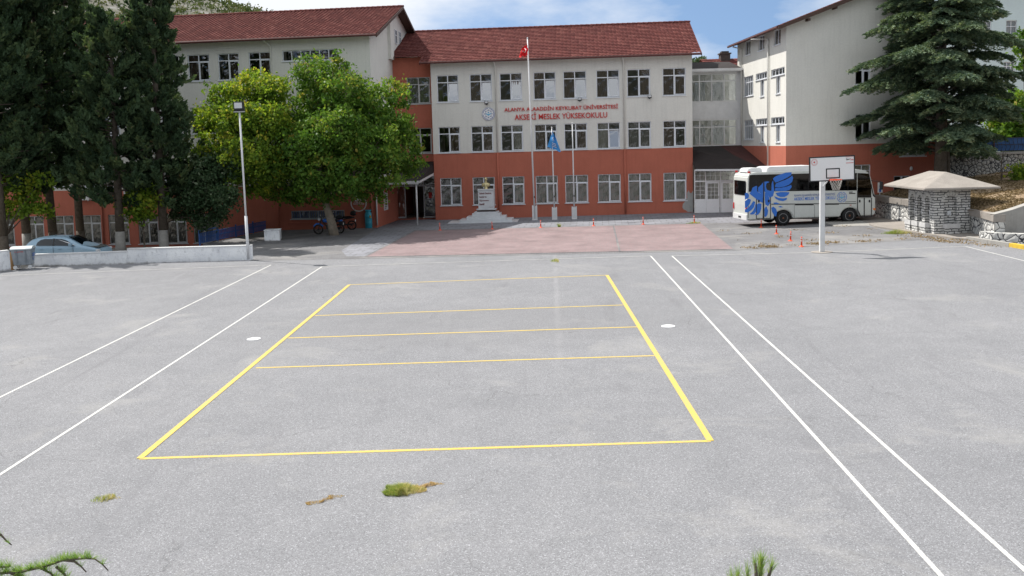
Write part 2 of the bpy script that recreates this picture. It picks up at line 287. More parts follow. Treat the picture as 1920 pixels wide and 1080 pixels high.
# ------------------------------------------------------------------ mesh helpers
class MB:
    def __init__(s): s.v = []; s.f = []; s.m = []
    def add(s, vs, fs, mi=0):
        k = len(s.v); s.v += [tuple(v) for v in vs]; s.f += [tuple(i+k for i in f) for f in fs]; s.m += [mi]*len(fs); return s
    def box(s, x0, x1, y0, y1, z0, z1, mi=0, M=None):
        vs = [Vector((x, y, z)) for z in (z0, z1) for y in (y0, y1) for x in (x0, x1)]
        if M is not None: vs = [M @ v for v in vs]
        return s.add(vs, [(0, 2, 3, 1), (4, 5, 7, 6), (0, 1, 5, 4), (2, 6, 7, 3), (0, 4, 6, 2), (1, 3, 7, 5)], mi)
    def tube(s, pts, r, n=8, mi=0, cap=True):
        pts = [Vector(p) for p in pts]; rs = r if hasattr(r, '__len__') else [r]*len(pts); vs = []; prev = None
        for i, p in enumerate(pts):
            d = (pts[min(i+1, len(pts)-1)]-pts[max(i-1, 0)]).normalized()
            a = prev if prev is not None else (Vector((0, 0, 1)) if abs(d.z) < .9 else Vector((1, 0, 0)))
            a = (a - d*a.dot(d)).normalized(); prev = a; b = d.cross(a)
            for k in range(n): t = 2*pi*k/n; vs.append(p+(a*cos(t)+b*sin(t))*rs[i])
        fs = [(i*n+k, i*n+(k+1) % n, (i+1)*n+(k+1) % n, (i+1)*n+k) for i in range(len(pts)-1) for k in range(n)]
        if cap: fs += [tuple(range(n))[::-1], tuple((len(pts)-1)*n+k for k in range(n))]
        return s.add(vs, fs, mi)
    def lathe(s, prof, n=16, c=(0, 0, 0), mi=0, M=None):
        vs = [Vector((c[0]+r*cos(2*pi*k/n), c[1]+r*sin(2*pi*k/n), c[2]+z)) for r, z in prof for k in range(n)]
        if M is not None: vs = [M @ v for v in vs]
        fs = [(i*n+k, i*n+(k+1) % n, (i+1)*n+(k+1) % n, (i+1)*n+k) for i in range(len(prof)-1) for k in range(n)]
        fs += [tuple(range(n))[::-1], tuple((len(prof)-1)*n+k for k in range(n))]
        return s.add(vs, fs, mi)
    def prism(s, poly, y0, y1, mi=0, M=None):            # poly in (x,z), extruded along y
        n = len(poly); vs = [Vector((x, y, z)) for y in (y0, y1) for x, z in poly]
        if M is not None: vs = [M @ v for v in vs]
        a = sum(poly[i][0]*poly[(i+1) % n][1]-poly[(i+1) % n][0]*poly[i][1] for i in range(n))
        f0 = tuple(range(n)); f1 = tuple(range(n, 2*n))[::-1]; sd_ = [(i, i+n, (i+1) % n+n, (i+1) % n) for i in range(n)]
        fs = [f0, f1]+[tuple(reversed(q)) if False else q for q in sd_]
        if a < 0: fs = [tuple(reversed(f)) for f in fs]
        return s.add(vs, fs, mi)
    def ball(s, c, r, n=10, mi=0, M=None):
        prof = [(max(.001, sin(pi*i/n)), -cos(pi*i/n)) for i in range(n+1)]; vs = []; q = n+4
        r = r if hasattr(r, '__len__') else (r, r, r)
        for a, z in prof:
            for k in range(q): vs.append(Vector((c[0]+r[0]*a*cos(2*pi*k/q), c[1]+r[1]*a*sin(2*pi*k/q), c[2]+r[2]*z)))
        if M is not None: vs = [M @ v for v in vs]
        return s.add(vs, [(i*q+k, i*q+(k+1) % q, (i+1)*q+(k+1) % q, (i+1)*q+k) for i in range(n) for k in range(q)], mi)
    def build(s, name, mats, parent=None, loc=(0, 0, 0), rz=0, smooth=False, bevel=0):
        me = bpy.data.meshes.new(name); me.from_pydata(s.v, [], s.f)
        mats = mats if isinstance(mats, (list, tuple)) else [mats]
        for m in mats: me.materials.append(m)
        me.polygons.foreach_set('material_index', s.m)
        if smooth: me.polygons.foreach_set('use_smooth', [True]*len(s.f))
        me.update()
        bm = bmesh.new(); bm.from_mesh(me); bmesh.ops.recalc_face_normals(bm, faces=bm.faces)
        if bevel: bmesh.ops.bevel(bm, geom=[e for e in bm.edges if len(e.link_faces) == 2 and e.calc_face_angle(0) > .5], offset=bevel, segments=2, affect='EDGES', clamp_overlap=True)
        bm.to_mesh(me); bm.free()
        o = bpy.data.objects.new(name, me); COL.objects.link(o); o.location = loc; o.rotation_euler = (0, 0, rz)
        if parent: o.parent = parent
        return o
def tag(o, label=None, cat=None, group=None, kind=None):
    for k, v in (('label', label), ('category', cat), ('group', group), ('kind', kind)):
        if v: o[k] = v
    return o
def thing(name, label, cat, loc=(0, 0, 0), rz=0, group=None):
    o = bpy.data.objects.new(name, None); COL.objects.link(o); o.location = loc; o.rotation_euler = (0, 0, rz); o.empty_display_size = .3
    return tag(o, label, cat, group)
def copy_tree(o, parent=None):
    c = o.copy(); COL.objects.link(c)
    if parent: c.parent = parent
    for ch in list(o.children): copy_tree(ch, c)
    return c
def raw(name, V, F, mat, parent=None, tone=None, smooth=False):
    """numpy verts (n,3) and faces (m,k)"""
    me = bpy.data.meshes.new(name); V = np.asarray(V, dtype=np.float32); F = np.asarray(F, dtype=np.int32); k = F.shape[1]
    me.vertices.add(len(V)); me.vertices.foreach_set('co', V.ravel()); me.loops.add(F.size); me.loops.foreach_set('vertex_index', F.ravel())
    me.polygons.add(len(F)); me.polygons.foreach_set('loop_start', np.arange(0, F.size, k)); me.polygons.foreach_set('loop_total', np.full(len(F), k))
    if smooth: me.polygons.foreach_set('use_smooth', np.ones(len(F), bool))
    me.update(calc_edges=True); me.validate()
    if tone is not None:
        a = me.attributes.new('tone', 'FLOAT', 'FACE'); a.data.foreach_set('value', np.asarray(tone, np.float32))
    for m in (mat if isinstance(mat, (list, tuple)) else [mat]): me.materials.append(m)
    o = bpy.data.objects.new(name, me); COL.objects.link(o)
    if parent: o.parent = parent
    return o
def text_mesh(name, txt, width, height, mat, parent, loc, rz=0, depth=.02, bold=0, tilt=pi/2):
    cu = bpy.data.curves.new(name, 'FONT'); cu.body = txt; cu.size = 1; cu.extrude = .001; cu.offset = bold; cu.resolution_u = 3
    tmp = bpy.data.objects.new('tmp', cu); COL.objects.link(tmp); bpy.context.view_layer.update()
    me = bpy.data.meshes.new_from_object(tmp.evaluated_get(bpy.context.evaluated_depsgraph_get())); bpy.data.objects.remove(tmp)
    n = len(me.vertices); A = np.zeros(n*3, np.float32); me.vertices.foreach_get('co', A); A = A.reshape(-1, 3)
    mn, mxx = A.min(0), A.max(0); A[:, 0] = (A[:, 0]-mn[0])/(mxx[0]-mn[0])*width; A[:, 1] = (A[:, 1]-mn[1])/(mxx[1]-mn[1])*height
    zz = A[:, 2].copy(); A[:, 2] = A[:, 1]; A[:, 1] = -(zz-mn[2])/max(1e-6, mxx[2]-mn[2])*depth
    me.vertices.foreach_set('co', A.ravel()); me.update(); me.materials.clear(); me.materials.append(mat)
    o = bpy.data.objects.new(name, me); COL.objects.link(o); o.parent = parent; o.location = loc; o.rotation_euler = (0, 0, rz); return o
def sheet(name, poly, off, mat, kind='structure', thick=0):
    m = MB(); n = len(poly); top = [(x, y, gz(x)+off) for x, y in poly]
    if thick:
        bot = [(x, y, gz(x)+off-thick) for x, y in poly]; m.add(top+bot, [tuple(range(n))]+[(i, i+n, (i+1) % n+n, (i+1) % n) for i in range(n)])
    else: m.add(top, [tuple(range(n))])
    o = m.build(name, mat)
    if kind: o['kind'] = kind
    return o
def XY(*p): q = G(*p); return (q.x, q.y)
# ------------------------------------------------------------------ setting: terrain and ground sheets
g = MB(); g.add([(-900, -700, -1.75), (900, -700, -1.75), (900, 1100, -1.75), (-900, 1100, -1.75)], [(0, 1, 2, 3)]); g.build('ground', YARD)['kind'] = 'structure'
def hill(name, cx, cy, rx, ry, h, mat, n=70, seed=1, rough=.18):
    xs = np.linspace(-1, 1, n); X, Y = np.meshgrid(xs, xs); R2 = np.sqrt(X**2+Y**2); Z = np.clip(1-R2, 0, 1)
    r = np.random.default_rng(seed); D = np.zeros_like(X)
    for k in range(26):
        a = r.uniform(0, 2*pi); fq = 2**r.uniform(1, 4.6); D += sin(1)*np.sin((X*cos(a)+Y*sin(a))*fq+r.uniform(0, 6))/fq**.9
    Z = h*(Z**.9)*(1+rough*D); V = np.stack([cx+X*rx, cy+Y*ry, Z-2.2], -1).reshape(-1, 3)
    i = np.arange(n*n).reshape(n, n); F = np.stack([i[:-1, :-1], i[:-1, 1:], i[1:, 1:], i[1:, :-1]], -1).reshape(-1, 4)
    o = raw(name, V, F, mat, smooth=True); o['kind'] = 'structure'; return V
HV = hill('hill', -315, 330, 390, 190, 122, HILL, 120, 4, .035)
hill('hill_far', 0, -330, 640, 250, 88, GREENHILL, 60, 9, .06)
hill('hill_side', 420, 250, 230, 260, 30, HILL, 50, 12)
def leafcloud(P, size, asp=1.6, droop=0., nrm=None, jit=1.):
    """diamond faces at points P"""
    n = len(P); P = np.asarray(P); a = rng.normal(size=(n, 3)); a[:, 2] -= droop
    if nrm is not None: a = a*jit+nrm
    a /= np.linalg.norm(a, axis=1)[:, None]; b = rng.normal(size=(n, 3)); b -= (b*a).sum(1)[:, None]*a; b /= np.linalg.norm(b, axis=1)[:, None]
    s = (size*rng.uniform(.6, 1.35, n))[:, None]
    V = np.stack([P-a*s*.5*asp, P+b*s*.5, P+a*s*.5*asp, P-b*s*.5], 1).reshape(-1, 3)
    return V, np.arange(4*n).reshape(n, 4)
sel = HV[(HV[:, 2] > 22) & (HV[:, 1] < 345) & (HV[:, 0] > -210)]; NS = 5200; sel = sel[rng.integers(0, len(sel), NS)]+rng.normal(size=(NS, 3))*[3, 3, 0]+[0, 0, -.3]
P = np.repeat(sel, 22, 0)+rng.normal(size=(NS*22, 3))*[.95, .95, .6]*np.repeat(rng.uniform(.5, 1.3, NS), 22)[:, None]; V, F = leafcloud(P, .62, 1.2)
tag(raw('hillside_shrubs', V, F, SHRUBM, tone=np.repeat(rng.random(NS), 22)), 'low green scrub scattered over the rocky hill behind the school', 'shrubs', kind='stuff')
# upper asphalt court (a real slab; the yard to the left lies lower)
edge = [XY(468, 488), XY(380, 458), (-17.0, 56.5), XY(512, 430), (-16.6, 66), (40, 66), (40, -30), (-40, -30), (-40, 41.0), (-23.3, 43.6)]
sheet('court_asphalt', edge, 0, ASPH, thick=1.6)
yv = MB(); yv.add([(-70, 42, -.5), (-11.5, 42, -.5), (-11.5, 50, -.55), (-70, 50, -.55), (-15.5, 66, -1.4), (-70, 66, -1.4)], [(0, 1, 2, 3), (3, 2, 4, 5)]); yv.build('lower_yard', YARD)['kind'] = 'structure'
sheet('block_paving', [XY(470, 489), XY(690, 485), XY(1375, 470), XY(1415, 467), XY(1545, 461), (17.2, 41.6), (19.2, 41.9), (19.2, 47.5), (19.6, 53), (18.6, 62), (13, 61.4), (12, 62.2), (-16.2, 60.5), (-17.6, 52.2)], .006, GREYP)
pk = [XY(685, 482), XY(778, 433), XY(1315, 419.5), XY(1375, 467.5)]
sheet('pink_paving', pk, .014, PINK)
sheet('pavement', [XY(640, 470), XY(711, 427), (-8.6, 64.7), (-5.3, 64.4), (-5.32, 63.4), (12.46, 62.1), (12.5, 61.7), (17.2, 61.2), (14.7, 53.2), XY(1315, 418.5), XY(778, 432), XY(683, 481), XY(650, 481)], .010, TILES)
m = MB()                                                                 # pale edging strips laid round the pink field
def strip(m, a, b, wd, off, mi=0):
    a = Vector((a[0], a[1])); b = Vector((b[0], b[1])); d = (b-a).normalized(); p = Vector((-d.y, d.x))*wd/2; k = max(1, int((b-a).length/6))
    for i in range(k):
        q0 = a+(b-a)*i/k; q1 = a+(b-a)*(i+1)/k
        m.add([(q.x, q.y, gz(q.x)+off) for q in (q0-p, q1-p, q1+p, q0+p)], [(0, 1, 2, 3)], mi)
for i, j in ((0, 1), (1, 2), (3, 0)): strip(m, pk[i], pk[j], .11, .018)
strip(m, XY(1150, 423), XY(1162, 472), .09, .018); strip(m, XY(540, 470), XY(711, 427.5), .12, .018)
m.build('paving_edging', GREYP)['kind'] = 'structure'
def jag(m, a, b, wd, off): strip(m, a, b, wd, off)
m = MB(); cr = [XY(262, 860), XY(1332, 827), XY(1138, 516), XY(655, 534)]
def lerp(a, b, t): return (a[0]+(b[0]-a[0])*t, a[1]+(b[1]-a[1])*t)
strip(m, cr[0], cr[1], .10, .004); strip(m, cr[1], cr[2], .12, .008); strip(m, cr[2], cr[3], .09, .004); strip(m, cr[3], cr[0], .12, .008)
for a, b in (((480, 690), (1228, 667)), ((540, 634), (1196, 613)), ((590, 592), (1168, 572))): strip(m, XY(*a), XY(*b), .09, .004)
m.build('volleyball_lines', LINEY)['kind'] = 'structure'
m = MB()
def ext(a, b, t): return lerp(a, b, t)
for a, b, t in (((508, 497), (0, 745), 1.6), ((604, 500), (0, 890), 1.5), ((1220, 480), (1765, 1080), 1.4), ((1260, 480), (1920, 1068), 1.4), ((1810, 462), (1920, 489), 5)):
    strip(m, XY(*a), ext(XY(*a), XY(*b), t), .065, .004)
for a, b in (((0, 517), (508, 497)), ((604, 500), (1220, 480)), ((1260, 480), (1541, 473.5)), ((1541, 473.5), (1810, 462))): strip(m, XY(*a), XY(*b), .065, .008)
m.build('court_lines', LINEW)['kind'] = 'structure'
for (x, y, lb) in ((476, 636, 'white round cover in the asphalt left of the yellow court'), (1253, 612, 'white round cover in the asphalt right of the yellow court')):
    p = G(x, y); m = MB(); m.lathe([(.19, 0), (.19, .012), (.16, .02), (.001, .022)], 24); m.v = [(a, b, c+GA*a) for a, b, c in m.v]
    o = m.build('post_socket_cover', WHITE, loc=(p.x, p.y, p.z+.001)); tag(o, lb, 'ground cover', 'white post socket covers beside the volleyball court')
# ------------------------------------------------------------------ windows and walls
def pt(T, u, d, z): x, y, z0, r = T; return (x+u*cos(r)-d*sin(r), y+u*sin(r)+d*cos(r), z0+z)
def wall_panel(m, T, u0, u1, z0, z1, ops, dep=.16, bands=None):
    us = sorted(set([u0, u1]+[v for o in ops for v in o[:2]])); bz = [b for b in (bands or []) if z0 < b < z1]
    zs = sorted(set([z0, z1]+bz+[v for o in ops for v in o[2:4]]))
    for i in range(len(us)-1):
        for j in range(len(zs)-1):
            cu, cz = (us[i]+us[i+1])/2, (zs[j]+zs[j+1])/2
            if any(o[0] < cu < o[1] and o[2] < cz < o[3] for o in ops): continue
            mi = 1 if (bands and cz < bands[0]) else 0
            m.add([pt(T, us[i], 0, zs[j]), pt(T, us[i+1], 0, zs[j]), pt(T, us[i+1], 0, zs[j+1]), pt(T, us[i], 0, zs[j+1])], [(0, 1, 2, 3)], mi)
    for a, b, c, d in [o[:4] for o in ops]:
        mi = 1 if (bands and (c+d)/2 < bands[0]) else 0
        P0 = [pt(T, a, 0, c), pt(T, b, 0, c), pt(T, b, 0, d), pt(T, a, 0, d)]; P1 = [pt(T, a, dep, c), pt(T, b, dep, c), pt(T, b, dep, d), pt(T, a, dep, d)]
        m.add(P0+P1, [(0, 4, 5, 1), (1, 5, 6, 2), (2, 6, 7, 3), (3, 7, 4, 0)], mi)
WC = {}
def window(parent, T, u0, u1, z0, z1, style='std', curt=None, fr=PVC, dep=.10):
    """frame (the window) with pane, sash, sill and curtain sub-parts; placed in an opening"""
    wd, h = round(u1-u0, 2), round(z1-z0, 2); key = (wd, h, style, curt, fr.name)
    loc = pt(T, (u0+u1)/2-wd/2, dep, z0)
    if key in WC:
        o = copy_tree(WC[key]); o.parent = parent; o.location = loc; o.rotation_euler = (0, 0, T[3]); return o
    F = .055; m = MB(); y0, y1 = -.03, .03
    m.box(0, F, y0, y1, 0, h); m.box(wd-F, wd, y0, y1, 0, h); m.box(F, wd-F, y0, y1, 0, F); m.box(F, wd-F, y0, y1, h-F, h)
    pn = MB(); tz = h*.73; sash = None
    def P(a, b, c, d): pn.add([(a, 0, c), (b, 0, c), (b, 0, d), (a, 0, d)], [(0, 1, 2, 3)])
    if style in ('std', 'tilt'):
        cx = wd/2; m.box(cx-.035, cx+.035, y0, y1, F, h-F); m.box(F, cx-.035, y0, y1, tz-.03, tz+.03); m.box(cx+.035, wd-F, y0, y1, tz-.03, tz+.03)
        P(F, cx-.035, F, tz-.03); P(F, cx-.035, tz+.03, h-F); P(cx+.035, wd-F, tz+.03, h-F)
        s0, s1, sz0, sz1 = cx+.035, wd-F, F, tz-.03; sw, sh, q = s1-s0, sz1-sz0, .05
        sm = MB(); sm.box(0, q, -.02, .03, 0, sh); sm.box(sw-q, sw, -.02, .03, 0, sh); sm.box(q, sw-q, -.02, .03, 0, q); sm.box(q, sw-q, -.02, .03, sh-q, sh)
        sg = MB().add([(q, 0, q), (sw-q, 0, q), (sw-q, 0, sh-q), (q, 0, sh-q)], [(0, 1, 2, 3)]); ang = -.135 if style == 'tilt' else 0
        sash = (sm, sg, (s0, -.03, sz0), ang)
    elif style == 'two':
        cx = wd/2; m.box(cx-.04, cx+.04, y0, y1, F, h-F); P(F, cx-.04, F, h-F); P(cx+.04, wd-F, F, h-F)
    elif style == 'grid':
        k = max(2, round(wd/.45))
        for i in range(1, k): m.box(wd*i/k-.025, wd*i/k+.025, y0, y1, F, h-F)
        if h > 1: m.box(F, wd-F, y0+.004, y1-.004, h*.7-.025, h*.7+.025)
        P(F, wd-F, F, h-F)
    elif style == 'fine':
        k = max(2, round(wd/.28)); kz = max(2, round(h/.4))
        for i in range(1, k): m.box(wd*i/k-.012, wd*i/k+.012, y0, y1, F, h-F)
        for i in range(1, kz): m.box(F, wd-F, y0+.004, y1-.004, h*i/kz-.012, h*i/kz+.012)
        P(F, wd-F, F, h-F)
    elif style == 'strip':
        k = max(3, round(wd/.6))
        for i in range(1, k): m.box(wd*i/k-.03, wd*i/k+.03, y0, y1, F, h-F)
        P(F, wd-F, F, h-F)
    o = m.build('window', fr, parent, loc, T[3])
    if pn.f: pn.build('pane', PANE, o)
    if sash:
        sm, sg, sloc, ang = sash; a = sm.build('sash', fr, o, sloc); b = sg.build('pane', PANES if style == 'tilt' else PANE, o, sloc)
        a.rotation_euler = (ang, 0, 0); b.rotation_euler = (ang, 0, 0)
    MB().box(-.06, wd+.06, -dep-.06, -.032, -.05, .0).build('sill', fr, o)
    if curt:
        cm = {'b': CURT_B, 'bl': CURT_B, 'br': CURT_B, 'c': CURT_C, 'cl': CURT_C, 'cr': CURT_C, 'g': CURT_G}[curt]
        a, b = {'l': (0, .52), 'r': (.5, 1)}.get(curt[1:], (0, 1)); n = 60; xs = [wd*(a+(b-a)*i/n) for i in range(n+1)]
        vs = [(x, .14+.035*sin(x*38+2*sin(x*7)), z) for z in (-.05, h+.1) for x in xs]
        MB().add(vs, [(i, i+1, n+2+i, n+1+i) for i in range(n)]).build('curtain', cm, o, smooth=True)
    WC[key] = o; return o
def tiled_roof(m, u0, u1, ye, ze, yr, zr, tu=.27, tv=.34, seg=4):
    """corrugated courses from the eave (ye,ze) to the ridge (yr,zr)"""
    nu = int((u1-u0)/tu)*seg; us = np.linspace(u0, u1, nu+1); Ls = sqrt((yr-ye)**2+(zr-ze)**2); nc = int(Ls/tv); wave = .035*np.abs(np.sin(pi*us/tu))
    sy, sz = (yr-ye)/Ls, (zr-ze)/Ls; nrm = (-sz if yr > ye else sz, abs(sy)); rows = []
    for c in range(nc):
        for t, lift in ((c*Ls/nc, .035), ((c+1)*Ls/nc, .0)):
            rows.append((t, lift))
    V = []
    for t, lift in rows:
        hgt = wave*(.6+lift*8)+lift
        V.append(np.stack([us, ye+sy*t+nrm[0]*hgt, ze+sz*t+nrm[1]*hgt], -1))
    V = np.concatenate(V); k = nu+1; off = len(m.v); m.v += [tuple(v) for v in V]
    for r in range(len(rows)-1):
        for i in range(nu): m.f.append((off+r*k+i, off+r*k+i+1, off+(r+1)*k+i+1, off+(r+1)*k+i)); m.m.append(0)
def ridge_caps(m, u0, u1, y, z):
    n = int((u1-u0)/.38)
    for i in range(n):
        a = u0+(u1-u0)*i/n; b = a+(u1-u0)/n+.04; vs = []
        for x, r in ((a, .14), (b, .115)):
            for k in range(7): t = pi*k/6; vs.append((x, y+r*cos(t)*1.1, z+r*sin(t)))
        m.add(vs, [(k, k+1, 8+k, 7+k) for k in range(6)])
def pipe(parent, pts, r=.05, mat=POLE, name='downpipe'): return MB().tube(pts, r, 8).build(name, mat, parent, smooth=True)
def interior(parent, u0, u1, y0, y1, floors, mat=INTER):
    m = MB()
    m.add([(u0, y1, floors[0]), (u1, y1, floors[0]), (u1, y1, floors[-1]), (u0, y1, floors[-1])], [(0, 1, 2, 3)])
    for z in floors: m.add([(u0, y0, z), (u1, y0, z), (u1, y1, z), (u0, y1, z)], [(0, 1, 2, 3)])
    n = max(1, int((u1-u0)/4.5))
    for i in range(1, n): u = u0+(u1-u0)*i/n; m.add([(u, y0+.3, floors[0]), (u, y1, floors[0]), (u, y1, floors[-1]), (u, y0+.3, floors[-1])], [(0, 1, 2, 3)])
    return m.build('interior', mat, parent)
# ------------------------------------------------------------------ main block
BY = -.0737; FM = Frame((-5.32, 63.44), BY)
mid = thing('school_building', 'three storey cream and terracotta school block with red roof and lettering, behind the flagpoles', 'building', (-5.32, 63.44, 0), BY)
cols = [(.40, 1.90), (2.68, 4.22), (4.75, 6.29), (7.08, 8.61), (9.12, 10.70), (11.38, 12.94), (13.46, 15.04), (15.86, 17.42)]
rowz = [(8.12, 9.97), (4.64, 6.42), (.96, 2.88)]
ops = [(a, b, c, d) for c, d in rowz for a, b in cols]
m = MB(); T0 = (0, 0, 0, 0)
wall_panel(m, T0, 0, 17.85, -.4, 10.95, ops, bands=[4.57])
D = 12.0
m.add([(17.85, 0, 4.57), (17.85, D, 4.57), (17.85, D, 10.9), (17.85, D/2, 13.4), (17.85, 0, 10.9)], [(0, 1, 2, 3, 4)], 0)
m.add([(0, 1, 4.57), (0, D, 4.57), (0, D, 10.9), (0, D/2, 13.4), (0, 0, 10.9), (0, 0, 4.57)], [(0, 1, 2, 3, 4, 5)], 0)
m.add([(17.85, 0, -.4), (17.85, D, -.4), (17.85, D, 4.57), (17.85, 0, 4.57)], [(0, 1, 2, 3)], 1); m.add([(0, 0, -.4), (0, D, -.4), (0, D, 4.57), (0, 0, 4.57)], [(0, 1, 2, 3)], 1)
m.add([(0, D, -.4), (17.85, D, -.4), (17.85, D, 10.9), (0, D, 10.9)], [(0, 1, 2, 3)], 0)
m.build('wall', [CREAM, RED], mid)
pp_ = [(17.86, .14), (17.5, .16), (17.32, .30), (17.2, .34), (17.12, .5), (17.16, .72), (17.3, .86), (17.34, 1.02), (17.47, 1.12), (17.44, 1.45), (17.56, 1.66), (17.62, 1.5), (17.72, 1.44), (17.86, 1.62)]; MB().add([(x, -.006, z) for x, z in pp_], [tuple(range(len(pp_)))]).build('plaster_patch', pm('bare_plaster', (.40, .40, .39), .95, .15, 4), mid)
interior(mid, .1, 17.75, .2, 5, [.1, 3.6, 7.1, 10.7])
st = {(0, 0): ('tilt', None), (0, 1): ('tilt', 'bl'), (0, 2): ('tilt', 'br'), (0, 3): ('tilt', 'bl'), (0, 4): ('tilt', 'bl'), (0, 5): ('tilt', 'bl'), (0, 6): ('std', 'br'), (0, 7): ('std', 'b'),
      (1, 0): ('std', 'br'), (1, 1): ('std', 'br'), (1, 2): ('std', 'cr'), (1, 3): ('std', 'bl'), (1, 4): ('std', 'br'), (1, 5): ('tilt', 'cl'), (1, 6): ('std', 'g'), (1, 7): ('std', 'bl')}
for r, (c, d) in enumerate(rowz):
    for k, (a, b) in enumerate(cols):
        s, cu = st.get((r, k), ('std', 'c' if k > 2 else ('g' if k < 2 else 'cr')))
        window(mid, T0, a, b, c, d, s, cu)
m = MB(); tiled_roof(m, -.67, 18.43, -.55, 10.86, D/2, 13.72); tiled_roof(m, -3.55, -.67, .45, 11.30, D/2, 13.72)
m.v2 = None; tiled_roof(m, -3.4, 18.43, D+.55, 10.86, D/2, 13.72); ridge_caps(m, -3.4, 18.45, D/2, 13.72)
rf = m.build('roof', ROOF, mid, smooth=False)
m = MB(); m.tube([(-.67, -.6, 10.80), (18.43, -.6, 10.80)], .075, 8); m.box(-.65, 18.4, -.52, .0, 10.83, 10.87); m.build('gutter', GUTTER, rf)
m = MB()
for y0, z0, y1, z1 in ((-.55, 10.84, D/2, 13.70), (D+.55, 10.84, D/2, 13.70)):
    for u in (18.40, -.69): m.add([(u, y0, z0-.16), (u+.05, y0, z0-.16), (u+.05, y0, z0), (u, y0, z0), (u, y1, z1-.16), (u+.05, y1, z1-.16), (u+.05, y1, z1), (u, y1, z1)], [(0, 1, 2, 3), (4, 5, 6, 7), (0, 1, 5, 4), (1, 2, 6, 5), (2, 3, 7, 6), (3, 0, 4, 7)])
m.build('verge_board', GUTTER, rf)
def twotone_pipe(par, u, zt, zb, y=-.09):
    pipe(par, [(u-.09, -.5, zt), (u-.05, -.32, zt-.06), (u, y, zt-.38), (u, y, 4.57)], .055, CREAM); pipe(par, [(u, y, 4.57), (u, y, zb)], .055, RED)
twotone_pipe(mid, 4.49, 10.78, .1); twotone_pipe(mid, 13.24, 10.78, .15)
for u, z, lb in ((3.83, 7.99, 'left'), (10.23, 8.03, 'centre'), (14.96, 8.07, 'right')):
    f = MB().box(-.13, .13, -.10, .02, -.11, .11).box(-.04, .04, .02, .22, -.14, -.08).build('floodlight', DARK, mid, (u, -.24, z), bevel=.008)
    MB().box(-.10, .10, -.108, -.101, -.03, .09).build('lamp_glass', LAMPG, f)
sg = thing('wall_lettering', 'two lines of raised red capital letters on the cream wall between the window rows', 'sign', (-5.32, 63.44, 0), BY)
text_mesh('letters', 'ALANYA ALAADDİN KEYKUBAT ÜNİVERSİTESİ', 7.78, .335, REDP, sg, (5.04, -.012, 7.36), bold=.005, depth=.05)
text_mesh('letters', 'AKSEKİ MESLEK YÜKSEKOKULU', 6.34, .50, REDP, sg, (5.74, -.012, 6.76), bold=.004, depth=.05)
def emblem(name, parent, loc, R, rz, white, ring, star, bird, depth=.03, plate=True, text=True):
    """round university emblem: plate, ring of letters, eight pointed star and a winged figure"""
    M = Matrix.Translation(loc) @ Matrix.Rotation(rz, 4, 'Z') @ Matrix.Rotation(pi/2, 4, 'X')
    if plate:
        MB().lathe([(R, 0), (R, depth), (R*.97, depth+.01), (.001, depth+.01)], 40, M=M).build(name+'_plate', white, parent)
        m = MB(); n = 48
        vs = [M @ Vector((r*cos(2*pi*k/n), r*sin(2*pi*k/n), depth+.013)) for r in (R*.93, R*.97) for k in range(n)]; m.add(vs, [(k, (k+1) % n, n+(k+1) % n, n+k) for k in range(n)]); m.build(name+'_rim', ring, parent)
    m = MB(); z = depth+.014
    if text:
        n = 34
        for k in range(n):
            if k % 9 == 8: continue
            t = 2*pi*k/n; c0 = Vector((cos(t), sin(t), 0)); tn = Vector((-sin(t), cos(t), 0)); w_ = R*.045
            m.add([M @ (c0*R*a+tn*w_*b+Vector((0, 0, z))) for a, b in ((.74, -1), (.74, 1), (.87, 1), (.87, -1))], [(0, 1, 2, 3)])
    for k in range(8):
        t = 2*pi*k/8; c0 = Vector((cos(t), sin(t), 0)); tn = Vector((-sin(t), cos(t), 0))
        m.add([M @ (c0*R*a+tn*R*b+Vector((0, 0, z))) for a, b in ((.64, 0), (.48, .15), (.42, .11), (.52, 0), (.42, -.11), (.48, -.15))], [(0, 1, 2, 3), (0, 3, 4, 5)])
    m.build(name+'_star', star, parent)
    m = MB(); zz = z+.002
    for s in (-1, 1): m.add([M @ Vector((s*R*a, R*b, zz)) for a, b in ((0, -.32), (.12, -.2), (.3, -.12), (.46, .18), (.25, .08), (.13, -.02), (0, .02))], [tuple(range(7))])
    m.add([M @ Vector((R*.11*cos(t), R*.2+R*.11*sin(t), zz+.001)) for t in [2*pi*k/12 for k in range(12)]], [tuple(range(12))]); m.build(name+'_bird', bird, parent)
eb = thing('emblem_sign', 'round white and blue university emblem on the cream wall left of the lettering', 'emblem', (-5.32, 63.44, 0), BY)
emblem('emblem', eb, (3.93, -.01, 7.24), .46, 0, SKINW, NAVY, NAVY, CYANP)
# ------------------------------------------------------------------ red connector with entrance
cn = thing('stair_tower', 'narrow dark terracotta bay with windows squeezed between the two cream school blocks', 'building', (-5.32, 63.44, 0), BY)
Tc = (0, 1.05, 0, 0); m = MB()
cops = [(-1.9, -.25, c, d) for c, d in rowz[:2]]+[(-3.3, -.08, 0, 3.05)]
wall_panel(m, Tc, -3.7, 0, -.4, 11.35, cops); m.build('wall', RED, cn)
for c, d in rowz[:2]: window(cn, Tc, -1.9, -.25, c, d, 'std', 'g' if c > 7 else None, ALU)
m = MB(); m.box(-3.7, -.02, 1.35, 1.4, 0.05, 3.3); m.build('interior', INTER, cn) if False else interior(cn, -3.6, -.05, 1.3, 6, [.05, 3.4, 7, 11])
m = MB()
for u in (-3.3, -2.35, -1.0, -.13): m.box(u, u+.06, 1.1, 1.17, .05, 3.05)
for a, b in ((-3.24, -2.35), (-2.29, -1.0), (-.94, -.13)): m.box(a, b, 1.105, 1.165, 2.3, 2.37); m.box(a, b, 1.105, 1.165, 2.98, 3.05)
